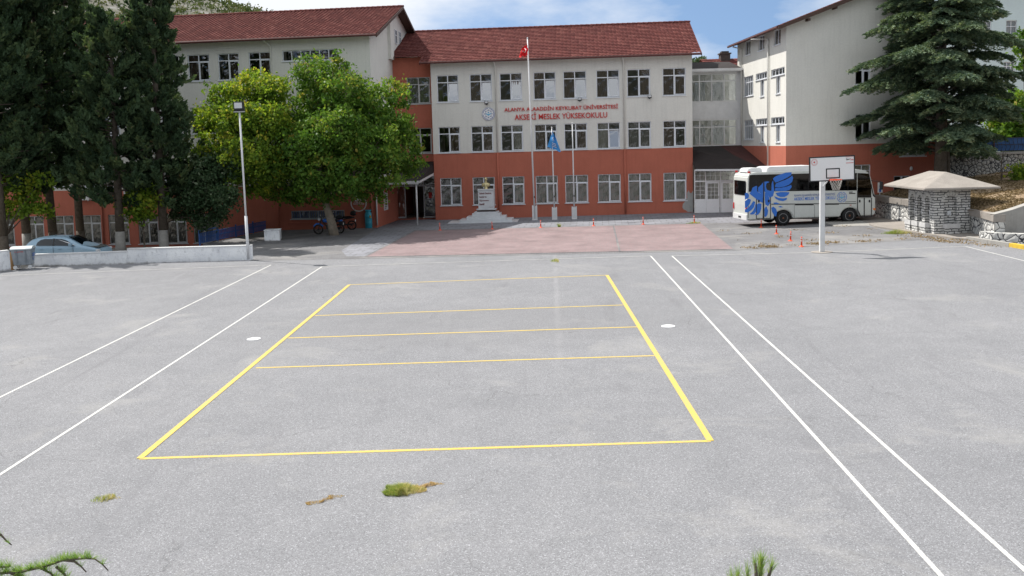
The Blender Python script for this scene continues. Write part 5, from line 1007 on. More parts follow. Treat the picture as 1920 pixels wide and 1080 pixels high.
# ------------------------------------------------------------------ left: lamp, low walls, bin, cube, rail fence, tank
p = G(466, 488); t = atY(449, 208, p.y); lp = thing('floodlight_pole', 'slim white pole with square floodlight beside the low white wall', 'lamp post', p, 0); dx, h = t.x-p.x, t.z-p.z
MB().tube([(0, 0, 0), (dx*.3, 0, h*.3)], .07, 12).tube([(dx*.3, 0, h*.3), (dx, 0, h)], .045, 12).build('pole', POLE, lp, smooth=True); MB().box(.06, .12, -.04, .04, 0, .75).box(-.12, .12, -.08, .08, 0, .03).build('bracket', POLE, lp)
hd = MB().box(-.23, .23, -.12, .1, .05, .42).box(-.21, .21, -.05, .25, -.02, .2).build('lamp_housing', DARK, lp, (dx, -.05, h), bevel=.015); MB().box(-.18, .18, -.128, -.121, .12, .38).build('lamp_glass', LAMPG, hd); MB().box(-.26, .26, -.03, .03, -.06, -.02).build('yoke', ALU, hd)
def loww(name, lb, pts, h, th, zs, par=None):
    o = thing(name, lb, 'wall', (0, 0, 0)); m = MB(); wallrun(m, pts, lambda i: zs[i]-1.2, lambda i: zs[i]+h[i], th); a = m.build('wall_body', WALLP, o, (0, 0, 0)); a.data.transform(Matrix.Translation((0, 0, .2))); a.location.z = -.2
    c = MB(); wallrun(c, [(x, y-.03) for x, y in pts], lambda i: zs[i]+h[i], lambda i: zs[i]+h[i]+.05, th+.06); c.build('coping', WHITE, o); return o
a = G(468, 488); b = G(240, 494); c = G(65, 500)
loww('low_wall', 'long low whitewashed wall between the court and the blue car', [(c.x, c.y), (b.x, b.y)], [.56, .56], .22, [c.z, b.z]); loww('low_wall', 'slightly higher right stretch of the low whitewashed wall, ending at the floodlight pole', [(b.x+.005, b.y), (a.x+.1, a.y)], [.68, .68], .22, [b.z, a.z])
loww('low_wall', 'short whitewashed wall piece at the left edge behind the grey bin', [(-26.5, 39.5), (-23.75, 42.6)], [.9, .92], .22, [-.22, -.21])
p = G(42, 505); bn = thing('wheeled_bin', 'grey galvanised four wheeled waste container at the end of the white wall', 'waste container', (p.x+.06, p.y+.05, p.z+.02), .25); bn.scale = (.88, .9, .96)
m = MB(); M0 = [(-.42, -.3, .22), (.42, -.3, .22), (.42, .42, .22), (-.42, .42, .22), (-.50, -.4, .98), (.50, -.4, .98), (.50, .5, .98), (-.50, .5, .98)]; m.add(M0, [(0, 3, 2, 1), (0, 1, 5, 4), (1, 2, 6, 5), (2, 3, 7, 6), (3, 0, 4, 7)]); m.box(-.53, .53, -.43, .53, .955, 1.0); m.box(-.24, -.2, -.44, -.36, .3, .95); m.box(.2, .24, -.44, -.36, .3, .95); bb = m.build('container', BIN, bn, bevel=.02)
text_mesh('bin_lettering', 'BELEDİYESİ', .42, .06, REDP, bb, (-.3, -.405, .86), depth=.004)
MB().box(.502, .506, -.15, .35, .72, .78).box(.498, .502, -.15, .35, .62, .68).box(.475, .481, .0, .1, .42, .55).build('blue_marking', BLUEP, bb)
m = MB(); n = 8
for i in range(n):
    t0, t1 = pi*i/n, pi*(i+1)/n; m.add([(x, .05-.48*cos(t), 1.0+.13*sin(t)) for t in (t0, t1) for x in (-.53, .53)], [(0, 1, 3, 2)])
m.add([(-.53, .05-.48*cos(pi*i/n), 1.0+.13*sin(pi*i/n)) for i in range(n+1)], [tuple(range(n+1))]); m.add([(.53, .05-.48*cos(pi*i/n), 1.0+.13*sin(pi*i/n)) for i in range(n+1)], [tuple(range(n+1))]); m.build('lid', pm('bin_lid', (.52, .58, .60), .4, .12, 3), bn)
for x in (-.36, .36):
    for y in (-.25, .38): MB().lathe([(.10, -.03), (.10, .03), (.001, .03)], 14, M=Matrix.Rotation(pi/2, 4, 'X')).box(-.02, .02, -.02, .16, -.045, -.035).build('castor', WHITE, bn, (x, y, .11))
p = G(12, 507); cb = thing('cardboard_sheet', 'folded brown cardboard leaning on the wall beside the grey bin', 'cardboard', (p.x+.05, p.y+.1, p.z), .4)
MB().add([(-.22, -.25, 0), (.12, -.2, 0), (.28, .25, .78), (.02, .22, .8), (-.22, -.23, .02)], [(0, 1, 2, 3, 4)]).add([(.12, -.2, 0), (.32, .0, 0), (.36, .3, .7), (.28, .25, .78)], [(0, 1, 2, 3)]).box(-.05, .3, .25, .28, 0, .82).build('cardboard', CARDB, cb)
p = G(509, 452); q_ = thing('concrete_block', 'white painted square block standing on the shaded paving by the blue rail', 'block', (p.x, p.y+.3, p.z), .12)
MB().box(-.42, .45, -.38, .45, 0, .60).box(-.445, .475, -.405, .475, .60, .66).build('block_body', WALLP, q_, bevel=.02)
rl = thing('blue_railing', 'blue painted steel railing along the edge of the shaded terrace', 'railing', (0, 0, 0)); A = Vector((-17.95, 51.8, -.16)); Bv = Vector((-16.15, 60.4, -.15)); dd = Bv-A; Ln = dd.length; Mr = Matrix.Translation(A) @ Matrix.Rotation(atan2(dd.y, dd.x), 4, 'Z')
m = MB()
for z in (.06, .36, .62): m.box(0, Ln, -.02, .02, z, z+.04, M=Mr)
for i in range(int(Ln/.16)): u = .08+.16*i; m.box(u, u+.075, -.012, .012, .1, .62, M=Mr); m.box(u+.02, u+.05, -.03, .03, .36, .44, M=Mr)
m.build('panel', RAILB, rl)
for u in (0, 2.0, 4.2, 6.4, Ln-.05): MB().box(u, u+.07, -.035, .035, -.1, .78, M=Mr).build('post', RAILB, rl)
MB().tube([Mr @ Vector((0, 0, .8)), Mr @ Vector((1.0, 0, .8)), Mr @ Vector((2.0, 0, .8))], .03, 6).build('handrail', RAILB, rl)
p = G(691, 428); tk = thing('blue_barrel', 'tall turquoise cylindrical drum with a yellow label against the shaded red wall', 'drum', (p.x, p.y+.15, p.z), 0)
MB().lathe([(.22, 0), (.235, .02), (.235, .3), (.25, .33), (.235, .36), (.235, .72), (.25, .75), (.235, .78), (.22, 1.0), (.15, 1.05), (.18, 1.1), (.20, 1.13), (.20, 1.2), (.001, 1.2)], 24).build('drum_body', TANKB, tk, smooth=True); MB().box(.12, .2, -.25, -.17, .68, .85).build('label_patch', YEL, tk)
p = G(668, 427); du = thing('dustpan', 'blue long handled dustpan leaning by the motorcycles', 'dustpan', (p.x, p.y+.2, p.z), 0); MB().box(-.15, .12, -.1, .12, 0, .04).box(-.15, .12, .1, .12, 0, .14).build('pan', BLUEP, du); MB().tube([(0, .11, .1), (.02, .2, .95)], .013, 6).build('handle', ALU, du)
# ------------------------------------------------------------------ car
p0 = atY(74, 470, 49.0); car = thing('parked_car', 'light blue hatchback car parked behind the low white wall under the conifers', 'car', (p0.x+.25, 47.6, -.50), -.03)
st_ = [  # x, half width bottom, belt half, belt z, roof half, roof z, sill z
 (0.00, .60, .62, .80, .50, .86, .42), (.08, .74, .76, .93, .60, 1.02, .32), (.35, .80, .80, .97, .60, 1.30, .25), (.62, .82, .82, .98, .60, 1.42, .22), (1.1, .83, .83, .97, .60, 1.47, .2), (1.7, .83, .83, .96, .60, 1.48, .2), (2.2, .83, .83, .95, .59, 1.44, .2),
 (2.6, .83, .83, .95, .60, 1.30, .2), (2.95, .83, .83, .95, .64, 1.10, .2), (3.2, .82, .82, .93, .68, .99, .2), (3.55, .81, .80, .86, .66, .92, .2), (3.9, .77, .74, .76, .58, .81, .25), (4.1, .66, .62, .64, .48, .70, .32), (4.16, .58, .54, .5, .4, .56, .38)]
V = []; 
for x, hb, hm, zm, hr, zr, zs in st_:
    half = [(hb*.92, zs), (hb, zs+.12), (hm, (zs+zm)/2), (hm*.985, zm), ((hm*.9+hr)/2+.02, (zm+zr)/2), (hr, zr-.03), (hr*.5, zr)]; V += [(x, -a, z) for a, z in half]+[(x, a, z) for a, z in half[::-1]]
k = 14; m = MB(); F = [(i*k+j, i*k+(j+1) % k, (i+1)*k+(j+1) % k, (i+1)*k+j) for i in range(len(st_)-1) for j in range(k)]+[tuple(range(k)), tuple((len(st_)-1)*k+j for j in range(k))]; mi = []
m.add(V, F); cb_ = m.build('body', CARP, car, smooth=True); md = cb_.modifiers.new('sub', 'SUBSURF'); md.levels = 2; md.render_levels = 2
def cs(x, t):                                                   # point on the near greenhouse side at length x, 0 belt .. 1 roof
    xs = [s[0] for s in st_]; v = [np.interp(x, xs, [s[i] for s in st_]) for i in (2, 3, 4, 5)]; a0 = v[0]*.985; y = a0+(v[2]-a0)*t*.93; return (x, -y-.012, v[1]+.02+(v[3]-.07-v[1])*t)
def sidepoly(pts, sgn=1): return [(x, y*sgn, z) for x, y, z in [cs(a, b) for a, b in pts]]
for nm, pl in (('rear_side_window', [(.78, .05), (1.62, .05), (1.62, .82), (1.2, .85), (.98, .75), (.82, .45)]), ('front_side_window', [(1.76, .05), (2.85, .05), (2.62, .45), (2.35, .75), (2.1, .84), (1.76, .84)])):
    for sg_ in (1, -1): MB().add(sidepoly(pl, sg_), [tuple(range(len(pl)))]).build(nm, BUSG, car)
for sg_ in (1, -1): MB().add(sidepoly([(1.63, .04), (1.75, .04), (1.75, .86), (1.63, .86)], sg_), [(0, 1, 2, 3)]).build('door_pillar', TRIM, car)
MB().add([(3.12, -.62, 1.01), (2.36, -.50, 1.435), (2.36, .50, 1.435), (3.12, .62, 1.01)], [(0, 1, 2, 3)]).build('windscreen', BUSG, car); MB().add([(3.16, -.66, .975), (3.95, -.55, .83), (3.95, .55, .83), (3.16, .66, .975)], [(0, 1, 2, 3)]).build('bonnet_panel', CARD, car)
MB().box(2.55, 2.75, -.98, -.84, .98, 1.12).build('mirror', CARP, car, bevel=.03); MB().box(3.75, 4.05, -.72, -.55, .62, .76).build('headlight', LAMPG, car, bevel=.03); MB().box(3.75, 4.05, .55, .72, .62, .76).build('headlight', LAMPG, car, bevel=.03); MB().box(.02, .14, -.76, -.62, .7, .9).build('tail_lamp', REDL, car, bevel=.02)
for x in (.95, 1.95): MB().box(x, x+.16, -.86, -.83, .82, .85).build('door_handle', CARP, car)
m = MB()
for x in (1.68, 2.72): m.box(x, x+.012, -.841, -.832, .35, .93)
m.build('door_seam', TRIM, car)
for x in (.75, 3.35):
    for y in (-.74, .74): o = MB().lathe([(.18, -.09), (.29, -.10), (.31, -.07), (.31, .07), (.29, .1), (.18, .09)], 24, M=Matrix.Rotation(pi/2, 4, 'X')).build('wheel', BLACK, car, (x, y, .31)); MB().lathe([(.19, .08), (.15, .1), (.001, .09)], 18, M=Matrix.Rotation(pi/2, 4, 'X')).build('rim', CHROME, o)
# ------------------------------------------------------------------ motorcycles
def moto(x, y, rz, lb, box, tankm):
    o = thing('motorcycle', lb, 'motorcycle', (x, y, gz(x)), rz, 'motorcycles parked behind the walnut trunk'); M = Matrix.Rotation(pi/2, 4, 'X')
    for wx in (0, 1.3):
        w_ = MB().tube([(.27*cos(2*pi*i/24), 0, .27*sin(2*pi*i/24)) for i in range(25)], .045, 8, cap=False).build('wheel', BLACK, o, (wx, 0, .31), smooth=True); m = MB(); m.lathe([(.05, -.05), (.05, .05), (.001, .05)], 10, M=M)
        for k in range(5): t = 2*pi*k/5; m.tube([(0, 0, 0), (.24*cos(t), 0, .24*sin(t))], .012, 4)
        m.build('spokes', DARK, w_)
    MB().tube([(0, -.05, .31), (.2, -.05, .9), (.24, -.04, 1.0)], .025, 6).tube([(0, .05, .31), (.2, .05, .9)], .025, 6).tube([(.22, -.32, 1.06), (.2, 0, 1.0), (.22, .32, 1.06)], .016, 6).build('fork', DARK, o)
    MB().tube([(.25, 0, .85), (.55, 0, .4), (.95, 0, .38), (1.3, 0, .31)], .03, 6).tube([(.25, 0, .85), (.8, 0, .72), (1.35, 0, .78)], .03, 6).box(.5, .85, -.12, .12, .3, .58).tube([(.7, -.14, .34), (1.5, -.16, .42)], .045, 8).build('frame', DARK, o)
    MB().ball((.52, 0, .84), (.25, .14, .13), 10).build('tank', tankm, o, smooth=True); MB().ball((1.0, 0, .84), (.42, .13, .065), 10).build('saddle', BLACK, o, smooth=True)
    MB().tube([(-.27, 0, .5), (-.1, 0, .66), (.12, 0, .64), (.3, 0, .5)], .05, 6).build('front_fender', BUSB if tankm is BUSB else DARK, o); MB().ball((.08, 0, .93), (.09, .1, .1), 8).build('headlight', LAMPG, o, smooth=True); MB().box(1.2, 1.5, -.06, .06, .78, .86).build('tail_fairing', tankm, o)
    MB().ball((.22, -.36, 1.2), (.02, .06, .05), 6).build('mirror', CHROME, o); MB().box(1.53, 1.55, -.09, .09, .55, .68).build('number_plate', SKINW, o)
    if box: b = MB().ball((1.42, 0, 1.08), (.22, .2, .17), 10).build('top_box', BLACK, o, smooth=True); MB().box(1.6, 1.645, -.08, .08, 1.05, 1.1).build('reflector', REDL, b)
p = G(596, 440); moto(p.x, p.y+.2, .05, 'blue and black motorcycle parked just behind the walnut trunk', False, BUSB); p = G(612, 434); moto(p.x+.25, p.y+.6, -.06, 'black motorcycle with a rear top box, the one nearer the red wall', True, DARK)
# ------------------------------------------------------------------ trees
def limbs(m, segs, mi=0):
    for pts, rs in segs: m.tube(pts, rs, 8, mi)
def arcpt(a, b, t, sag): p = a.lerp(b, t); p.z += sag*4*t*(1-t); return p
def broadleaf(name, lb, base, th, lean, blobs, nleaf, leaf, mat, tr=.25, grp=None, bark=BARKP, droop=.3):
    """blobs: (x,y,z,rx,ry,rz) relative to base; leaves sit in twiggy clumps on and inside each blob"""
    o = thing(name, lb, 'tree', base, 0, grp); fork = Vector((lean, 0, th)); segs = [([(0, 0, -.1), (lean*.3, 0, th*.35), (lean*.8, .05, th*.75), tuple(fork)], [tr*1.25, tr, tr*.85, tr*.75])]; P = []; Tn = []
    for (x, y, z, a, b, c) in blobs:
        e = Vector((x, y, z-c*.2)); segs.append(([tuple(fork), tuple(arcpt(fork, e, .35, .3)), tuple(arcpt(fork, e, .7, .3)), tuple(e)], [tr*.5, tr*.32, tr*.2, .03])); n = int(nleaf*a*b*c/sum(q[3]*q[4]*q[5] for q in blobs)); nc = max(8, n//34)
        d = rng.normal(size=(nc, 3)); d /= np.linalg.norm(d, axis=1)[:, None]; r = (.62+.42*rng.random(nc)**.7)*(1+.16*np.sin(d[:, 0]*7+x)+.16*np.sin(d[:, 2]*8+y)+.10*np.sin(d[:, 1]*9)); C = np.array([x, y, z])+d*r[:, None]*[a, b, c]
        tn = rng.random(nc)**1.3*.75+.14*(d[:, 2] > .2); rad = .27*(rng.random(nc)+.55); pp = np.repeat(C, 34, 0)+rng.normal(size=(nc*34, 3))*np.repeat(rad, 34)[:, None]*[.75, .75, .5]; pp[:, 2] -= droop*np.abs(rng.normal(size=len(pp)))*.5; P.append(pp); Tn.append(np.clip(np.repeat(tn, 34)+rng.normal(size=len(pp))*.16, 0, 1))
        for cc in C[::7]:
            segs.append(([tuple(e), tuple(arcpt(e, Vector(cc), .5, .1)), tuple(cc)], [.03, .02, .008]))
    P = np.concatenate(P); m = MB(); limbs(m, segs); m.build('trunk', bark, o, smooth=True); V, F = leafcloud(P, leaf, 1.7, nrm=np.array([0, 0, -.6]), jit=1); raw('crown', V, F, mat, o, tone=np.concatenate(Tn)); return o
def blobs_px(px, Y, base): 
    r = []
    for x, y, rad, dy in px: q = atY(x, y, Y+dy); k = rad*(Y+dy)/FX; r.append((q.x-base.x, q.y-base.y, q.z-base.z, k, k*1.05, k*.85))
    return r
wb = G(627, 441); wpx = [(590, 135, 42, 1), (625, 120, 30, 0), (650, 165, 48, -1), (600, 190, 55, 1), (700, 190, 48, 0), (745, 175, 32, 1), (735, 230, 48, 0), (760, 280, 40, 0), (700, 270, 55, -2), (640, 240, 60, -2), (580, 260, 58, -2), (540, 220, 45, 1), (535, 300, 52, -1), (600, 320, 55, -2), (660, 320, 52, -2), (715, 320, 42, -1), (768, 305, 30, 1), (560, 350, 42, 0), (625, 365, 26, -1), (690, 350, 34, 0), (520, 345, 34, 1), (610, 250, 60, 3), (690, 240, 55, 3), (640, 170, 50, 3), (650, 300, 60, 3)]
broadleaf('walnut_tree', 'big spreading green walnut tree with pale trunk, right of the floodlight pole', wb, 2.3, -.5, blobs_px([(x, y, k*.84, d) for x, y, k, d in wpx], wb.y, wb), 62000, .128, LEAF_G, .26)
yb = G(452, 432) if False else Vector((-18.6, 56.5, -.9)); ypx = [(430, 175, 36, 0), (480, 160, 40, 1), (515, 165, 34, 0), (400, 215, 36, 0), (450, 225, 52, -1), (505, 225, 46, -1), (410, 270, 38, -1), (465, 290, 48, -2), (510, 300, 40, -1), (430, 320, 34, 0), (480, 340, 34, 0), (470, 250, 50, 3), (385, 240, 22, 0)]
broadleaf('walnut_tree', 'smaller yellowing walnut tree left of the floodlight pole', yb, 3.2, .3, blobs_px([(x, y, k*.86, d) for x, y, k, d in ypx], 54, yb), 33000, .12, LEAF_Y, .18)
db = Vector((-20.6, 53.5, -.95)); broadleaf('silver_leaf_tree', 'dark low tree with greyish leaves between the conifers and the yellowing walnut', db, 2.0, .2, blobs_px([(400, 318, 30, 0), (438, 300, 26, 0), (375, 365, 30, 0), (425, 365, 24, -1), (380, 300, 30, 1), (350, 340, 30, 1), (405, 400, 18, 0), (350, 390, 22, 1), (368, 412, 16, 0)], 52, db), 15000, .115, LEAF_S, .13, bark=BARK)
s1 = Vector((-28.4, 50.6, -.9)); broadleaf('young_tree', 'small bright green tree with a forked trunk at the far left, before the red wall', s1, 1.7, .1, blobs_px([(30, 350, 30, 0), (70, 345, 24, 0), (20, 385, 26, 0), (60, 385, 22, 0), (85, 390, 14, 0)], 51, s1), 2000, .14, LEAF_Y, .10, 'small trees before the left wing', BARK)
s2 = Vector((-21.0, 51.5, -.95)); broadleaf('young_tree', 'slender small tree with sparse yellow-green leaves between the two limewashed trunks', s2, 1.8, 0, blobs_px([(272, 375, 24, 0), (290, 362, 18, 0), (258, 390, 16, 0), (276, 400, 16, 0), (245, 372, 14, 0)], 51.5, s2), 1200, .14, LEAF_Y, .06, 'small trees before the left wing', BARK)
q = atY(1905, 230, 58); s3 = Vector((q.x+.6, 58, 2.6)); broadleaf('young_tree', 'leafy tree with reddish green crown at the right edge, behind the blue fence', s3, 2.6, 0, blobs_px([(1905, 200, 34, 0), (1885, 240, 34, 0), (1925, 250, 40, 0), (1900, 215, 26, 2), (1875, 265, 18, 0), (1930, 110, 16, 0), (1925, 60, 18, 0), (1918, 85, 14, 0), (1900, 275, 20, 0)], 58, s3), 9000, .17, LEAF_G, .12, None, BARK)
q = atY(1918, 340, 49); s4 = Vector((q.x+.2, 49, 1.9)); broadleaf('bush', 'small bright yellow-green bush on the dry bank at the right edge', s4, .5, 0, blobs_px([(1912, 312, 11, 0), (1918, 330, 11, 0), (1921, 345, 12, 0), (1924, 320, 14, 0)], 49, s4), 900, .11, LEAF_Y, .03, None, BARK)
q = atY(1877, 337, 50); sp = thing('sapling', 'thin bare dark sapling on the bank below the upper stone wall', 'sapling', (q.x, 50, q.z-.05)); MB().tube([(0, 0, 0), (.05, 0, .5), (0, 0, 1.0), (.08, 0, 1.6)], [.04, .035, .03, .015], 6).tube([(.0, 0, .9), (-.25, .1, 1.5)], [.02, .008], 5).tube([(.02, 0, 1.1), (.3, .1, 1.6)], [.02, .008], 5).build('trunk', BARK, sp)
for i, (x, y0, y1, Y) in enumerate(((1304, 112, 128, 130), (1315, 108, 128, 130))):
    b0 = atY(x, 140, Y); t0 = atY(x, y0, Y); o = thing('distant_pine', ['thin distant pine above the glazed link roof, the paler left one', 'thin distant pine above the glazed link roof, the darker right one'][i], 'tree', (b0.x, Y, -1.5), 0, 'distant pines beyond the school'); h = t0.z+1.5
    MB().tube([(0, 0, 0), (0, 0, h)], [.2, .05], 6).build('trunk', BARK, o); n = 500; t = rng.random(n); a = rng.random(n)*2*pi; r = (.25+rng.random(n)*.5)*(1.1-t*.5); P = np.stack([r*np.cos(a), r*np.sin(a), h-3*t+.15], -1); V, F = leafcloud(P, .28, 1.3); raw('crown', V, F, LEAF_C, o, tone=rng.random(n))
def conifer(lb, bx, by, bz, h, zlo, R, seed, n=24000, lime=True, wtop=.35):
    """upswept branches carrying upright feathery sprays; the foliage is gathered in distinct plumes"""
    o = thing('conifer_tree', lb, 'tree', (bx, by, bz), 0, 'tall dark conifers behind the low wall'); r = np.random.default_rng(seed); m = MB(); ln = r.uniform(-.3, .3)
    m.tube([(0, 0, -.2), (ln*.2, 0, 1.4)], [.30, .25], 12, 1 if lime else 0); m.tube([(ln*.2, 0, 1.4), (ln*.5, 0, h*.45), (ln*.8, 0, h*.75), (ln, 0, h*.97)], [.25, .18, .1, .03], 10)
    nb = int(42*h/14)*4; P = []; Tn = []; D = []
    for i in range(nb):
        t = (i+r.random())/nb; z = zlo+(h-zlo)*t; a = r.uniform(0, 2*pi); L_ = R*(wtop+(1-wtop)*(1-t)**.75)*(.55+.55*r.random())*min(1, .65+t*3); up = r.uniform(.15, .7)*(.4+t); x0 = ln*z/h
        e = Vector((x0+L_*cos(a), L_*sin(a), z+L_*up-.3)); mid_ = Vector((x0+L_*.5*cos(a), L_*.5*sin(a), z+L_*up*.25))
        if i % 2 == 0: m.tube([(x0, 0, z), tuple(mid_), tuple(e)], [.05, .03, .01], 5)
        npl = r.integers(3, 6)
        for k in range(npl):
            s = .35+.65*(k+r.random())/npl; c = Vector((x0, 0, z)).lerp(mid_, s*2) if s < .5 else mid_.lerp(e, (s-.5)*2); pl = r.uniform(.5, 1.05); w_ = r.uniform(.13, .24); q = max(10, n//(nb*4)); tt = r.random(q); ta = r.uniform(0, .75)
            ang = r.random(q)*2*pi; rr_ = w_*np.sin(pi*np.clip(tt*.85+.12, 0, 1))*np.sqrt(r.random(q))*1.3; tilt = np.array([cos(a)*.45+r.normal()*.2, sin(a)*.45+r.normal()*.2, 1.0-.5*r.random()])
            pp = np.array(c)+tilt*(tt*pl-.25)[:, None]+np.stack([rr_*np.cos(ang), rr_*np.sin(ang), 0*ang], -1); P.append(pp); Tn.append(np.clip(ta+r.normal(size=q)*.12, 0, 1)); dd_ = np.tile(tilt, (q, 1))+np.stack([np.cos(ang), np.sin(ang), 0*ang], -1)*.6; D.append(dd_)
    P = np.concatenate(P); V, F = leafcloud(P, .115, 2.4, nrm=np.concatenate(D), jit=.35); m.build('trunk', [BARK, LIME], o, smooth=True); raw('crown', V, F, LEAF_C, o, tone=np.concatenate(Tn))
def cx_(px, Y): return atY(px, 430, Y).x
conifer('leftmost conifer with dark trunk cut by the left picture edge', cx_(4, 50), 50, -.6, 17, 4.1, 3.4, 1, 40000, False)
conifer('thin conifer with pale limewashed foot, second from the left edge', cx_(50, 52.5), 52.5, -.7, 16, 3.8, 2.7, 2, 30000)
conifer('thick trunked conifer behind the roof of the blue car', cx_(100, 53.5), 53.5, -.75, 18, 4.0, 3.5, 3, 46000, False)
conifer('conifer with limewashed foot beside the bonnet of the blue car', cx_(223, 51), 51, -.6, 13.2, 3.0, 3.1, 4, 46000)
conifer('rightmost conifer of the row with limewashed foot, left of the blue railing', cx_(305, 51.8), 51.8, -.65, 16.5, 2.9, 2.6, 5, 46000, True, .25)
conifer('back conifer filling the gap between the thick trunk and the limewashed one', cx_(150, 56.5), 56.5, -.95, 17, 4.4, 2.8, 6, 30000, False)
def cedar(lb, base, h, R, nb, seed, zlo=1.2):
    o = thing('cedar_tree', lb, 'tree', base); r = np.random.default_rng(seed); m = MB(); m.tube([(0, 0, -.3), (.03, 0, 2), (0, 0, h*.5), (.1, 0, h*.8), (.1, 0, h)], [.38, .32, .22, .1, .02], 12); m.tube([(.55, .2, -.3), (.5, .2, 1.5), (.3, .1, 4)], [.2, .17, .1], 10); P = []; Tn = []; D = []
    for i in range(nb):
        t = (i+r.random()*.8)/nb; z = zlo+(h-zlo)*t**.95; a = i*2.39996+r.normal()*.3; L_ = R*(1-t)**.78*min(1, .66+1.25*t)*r.uniform(.6, 1.12)+.35; ca, sa = cos(a), sin(a); rise = L_*r.uniform(.10, .26); drop = L_*r.uniform(.06, .20)
        def bp(s): return np.array([ca*L_*s, sa*L_*s, z+rise*sin(s*pi*.62)-drop*s**3])
        m.tube([tuple(bp(s)) for s in (0, .25, .5, .75, 1)], [.07*(1-t)+.03, .05, .035, .022, .008], 5); ntw = int(12+L_*13)
        for k in range(ntw):
            s = .15+.85*(k+r.random())/ntw; c = bp(s); sd_ = 1 if k % 2 else -1; tl = (.28+.95*sin(pi*min(1, s*.95+.03))**.8)*min(1.15, L_*.34)*r.uniform(.6, 1.1); fa = a+sd_*r.uniform(.6, 1.15); td = np.array([cos(fa), sin(fa), -.10-.35*s*r.random()]); q = int(14+tl*42); u = r.random(q)**.85
            pp = c+td*(u*tl)[:, None]; pp[:, 2] -= .22*tl*u**2; pp += r.normal(size=(q, 3))*[.045, .045, .022]; P.append(pp); Tn.append(np.clip(r.uniform(.2, .75)+.2*u+r.normal(size=q)*.12, 0, 1)); D.append(np.tile(td*1.2, (q, 1))+[0, 0, .25])
        q = int(L_*22); s = r.random(q); pp = np.array([bp(x) for x in s])+r.normal(size=(q, 3))*[.06, .06, .04]; P.append(pp); Tn.append(r.random(q)*.6); D.append(np.tile([ca, sa, .3], (q, 1)))
    P = np.concatenate(P); V, F = leafcloud(P, .066, 3.0, nrm=np.concatenate(D), jit=.45); m.build('trunk', BARK, o, smooth=True); raw('crown', V, F, LEAF_D, o, tone=np.concatenate(Tn))
q = atY(1762, 330, 52); cedar('large blue-green cedar with tiered drooping branches before the gabled wing', (q.x, 52, 1.9), 15.5, 6.0, 128, 21, 1.9)
# ------------------------------------------------------------------ weeds and litter
def tuft(name, lb, cx, cy, n, rx, ry, hgt, tone, seed, green=GRASSM, shape=None):
    r = np.random.default_rng(seed); a = r.random(n)*2*pi; rr_ = np.sqrt(r.random(n)); x = rx*rr_*np.cos(a); y = ry*rr_*np.sin(a)
    if shape: y = y*.45+np.sin(x/rx*2.2)*ry*.7*shape
    k = (.85+.3*np.sin(x*31)+.3*np.sin(y*27+x*9)); x *= k; hh_ = hgt*(.35+.8*r.random(n))*(1.1-rr_*.7); lx = r.normal(size=n)*.5*hh_; ly = r.normal(size=n)*.5*hh_; w_ = .002+.002*r.random(n); b = np.stack([x, y, 0*x], -1); tp = b+np.stack([lx, ly, hh_], -1); md_ = (b+tp)/2+np.stack([-lx*.15, -ly*.15, hh_*.12], -1); wv = np.stack([np.cos(a), np.sin(a), 0*a], -1)*w_[:, None]
    V = np.stack([b-wv, b+wv, md_+wv*.8, md_-wv*.8, md_-wv*.8, md_+wv*.8, tp+wv*.2, tp-wv*.2], 1).reshape(-1, 3); F = np.arange(8*n).reshape(-1, 4); tv = np.clip(r.normal(tone, .24, n)+(.35*(x/rx) if not shape else 0), 0, 1)
    o = raw(name, V, F, green, tone=np.repeat(tv, 2)); o.location = (cx, cy, gz(cx)+.004); return tag(o, lb, 'weeds', kind='stuff')
p = G(752, 921); tuft('grass_tuft', 'green and straw coloured grass growing from a crack in the near asphalt', p.x, p.y, 4200, .30, .22, .11, .52, 1); p = G(800, 911); tuft('dry_grass_tuft', 'dry straw trailing right of the green grass patch', p.x, p.y, 1100, .24, .18, .04, .6, 2, DRYM, .5)
p = G(608, 938); tuft('dry_grass_tuft', 'thin diagonal streak of dry straw in the near asphalt', p.x, p.y, 1000, .28, .18, .03, .45, 3, DRYM, .9); p = G(199, 935); tuft('weed_tuft', 'small dull weed tuft in the asphalt at near left', p.x, p.y, 480, .2, .16, .06, .62, 4)
p = G(1042, 490); tuft('weed_tuft', 'small weed tuft on the far court line near the pink paving', p.x, p.y, 420, .18, .5, .14, .6, 5); p = G(1302, 419); tuft('weed_tuft', 'green weeds around the foot of an orange post by the porch', p.x, p.y, 700, .4, .25, .15, .45, 6); p = G(1690, 438); tuft('grass_tuft', 'green grass tuft on the edge of the fountain slab', p.x-.2, p.y, 1700, .6, .35, .26, .5, 7)
p = G(1048, 426); tuft('weed_tuft', 'small weed on the pavement in front of the flagpoles', p.x, p.y, 260, .1, .1, .35, .3, 8)
n = 6500; t = rng.random(n); seg = [XY(1395, 466), XY(1470, 462), XY(1560, 456), XY(1640, 452)]; seg2 = [XY(1700, 440), XY(1760, 452), XY(1830, 455), XY(1875, 462)]; P = []
def along(seg, t): k = np.minimum((t*(len(seg)-1)).astype(int), len(seg)-2); f = t*(len(seg)-1)-k; A_ = np.array(seg); return A_[k]*(1-f)[:, None]+A_[k+1]*f[:, None]
for sg_, wd in ((seg, .22), (seg2, .35)):
    q = along(sg_, rng.random(n//2))+rng.normal(size=(n//2, 2))*wd; kk = np.sin(q[:, 0]*2.3)+np.sin(q[:, 0]*5.1+q[:, 1]*3)+rng.normal(size=n//2)*.9 > 1.0; P.append(q[kk])
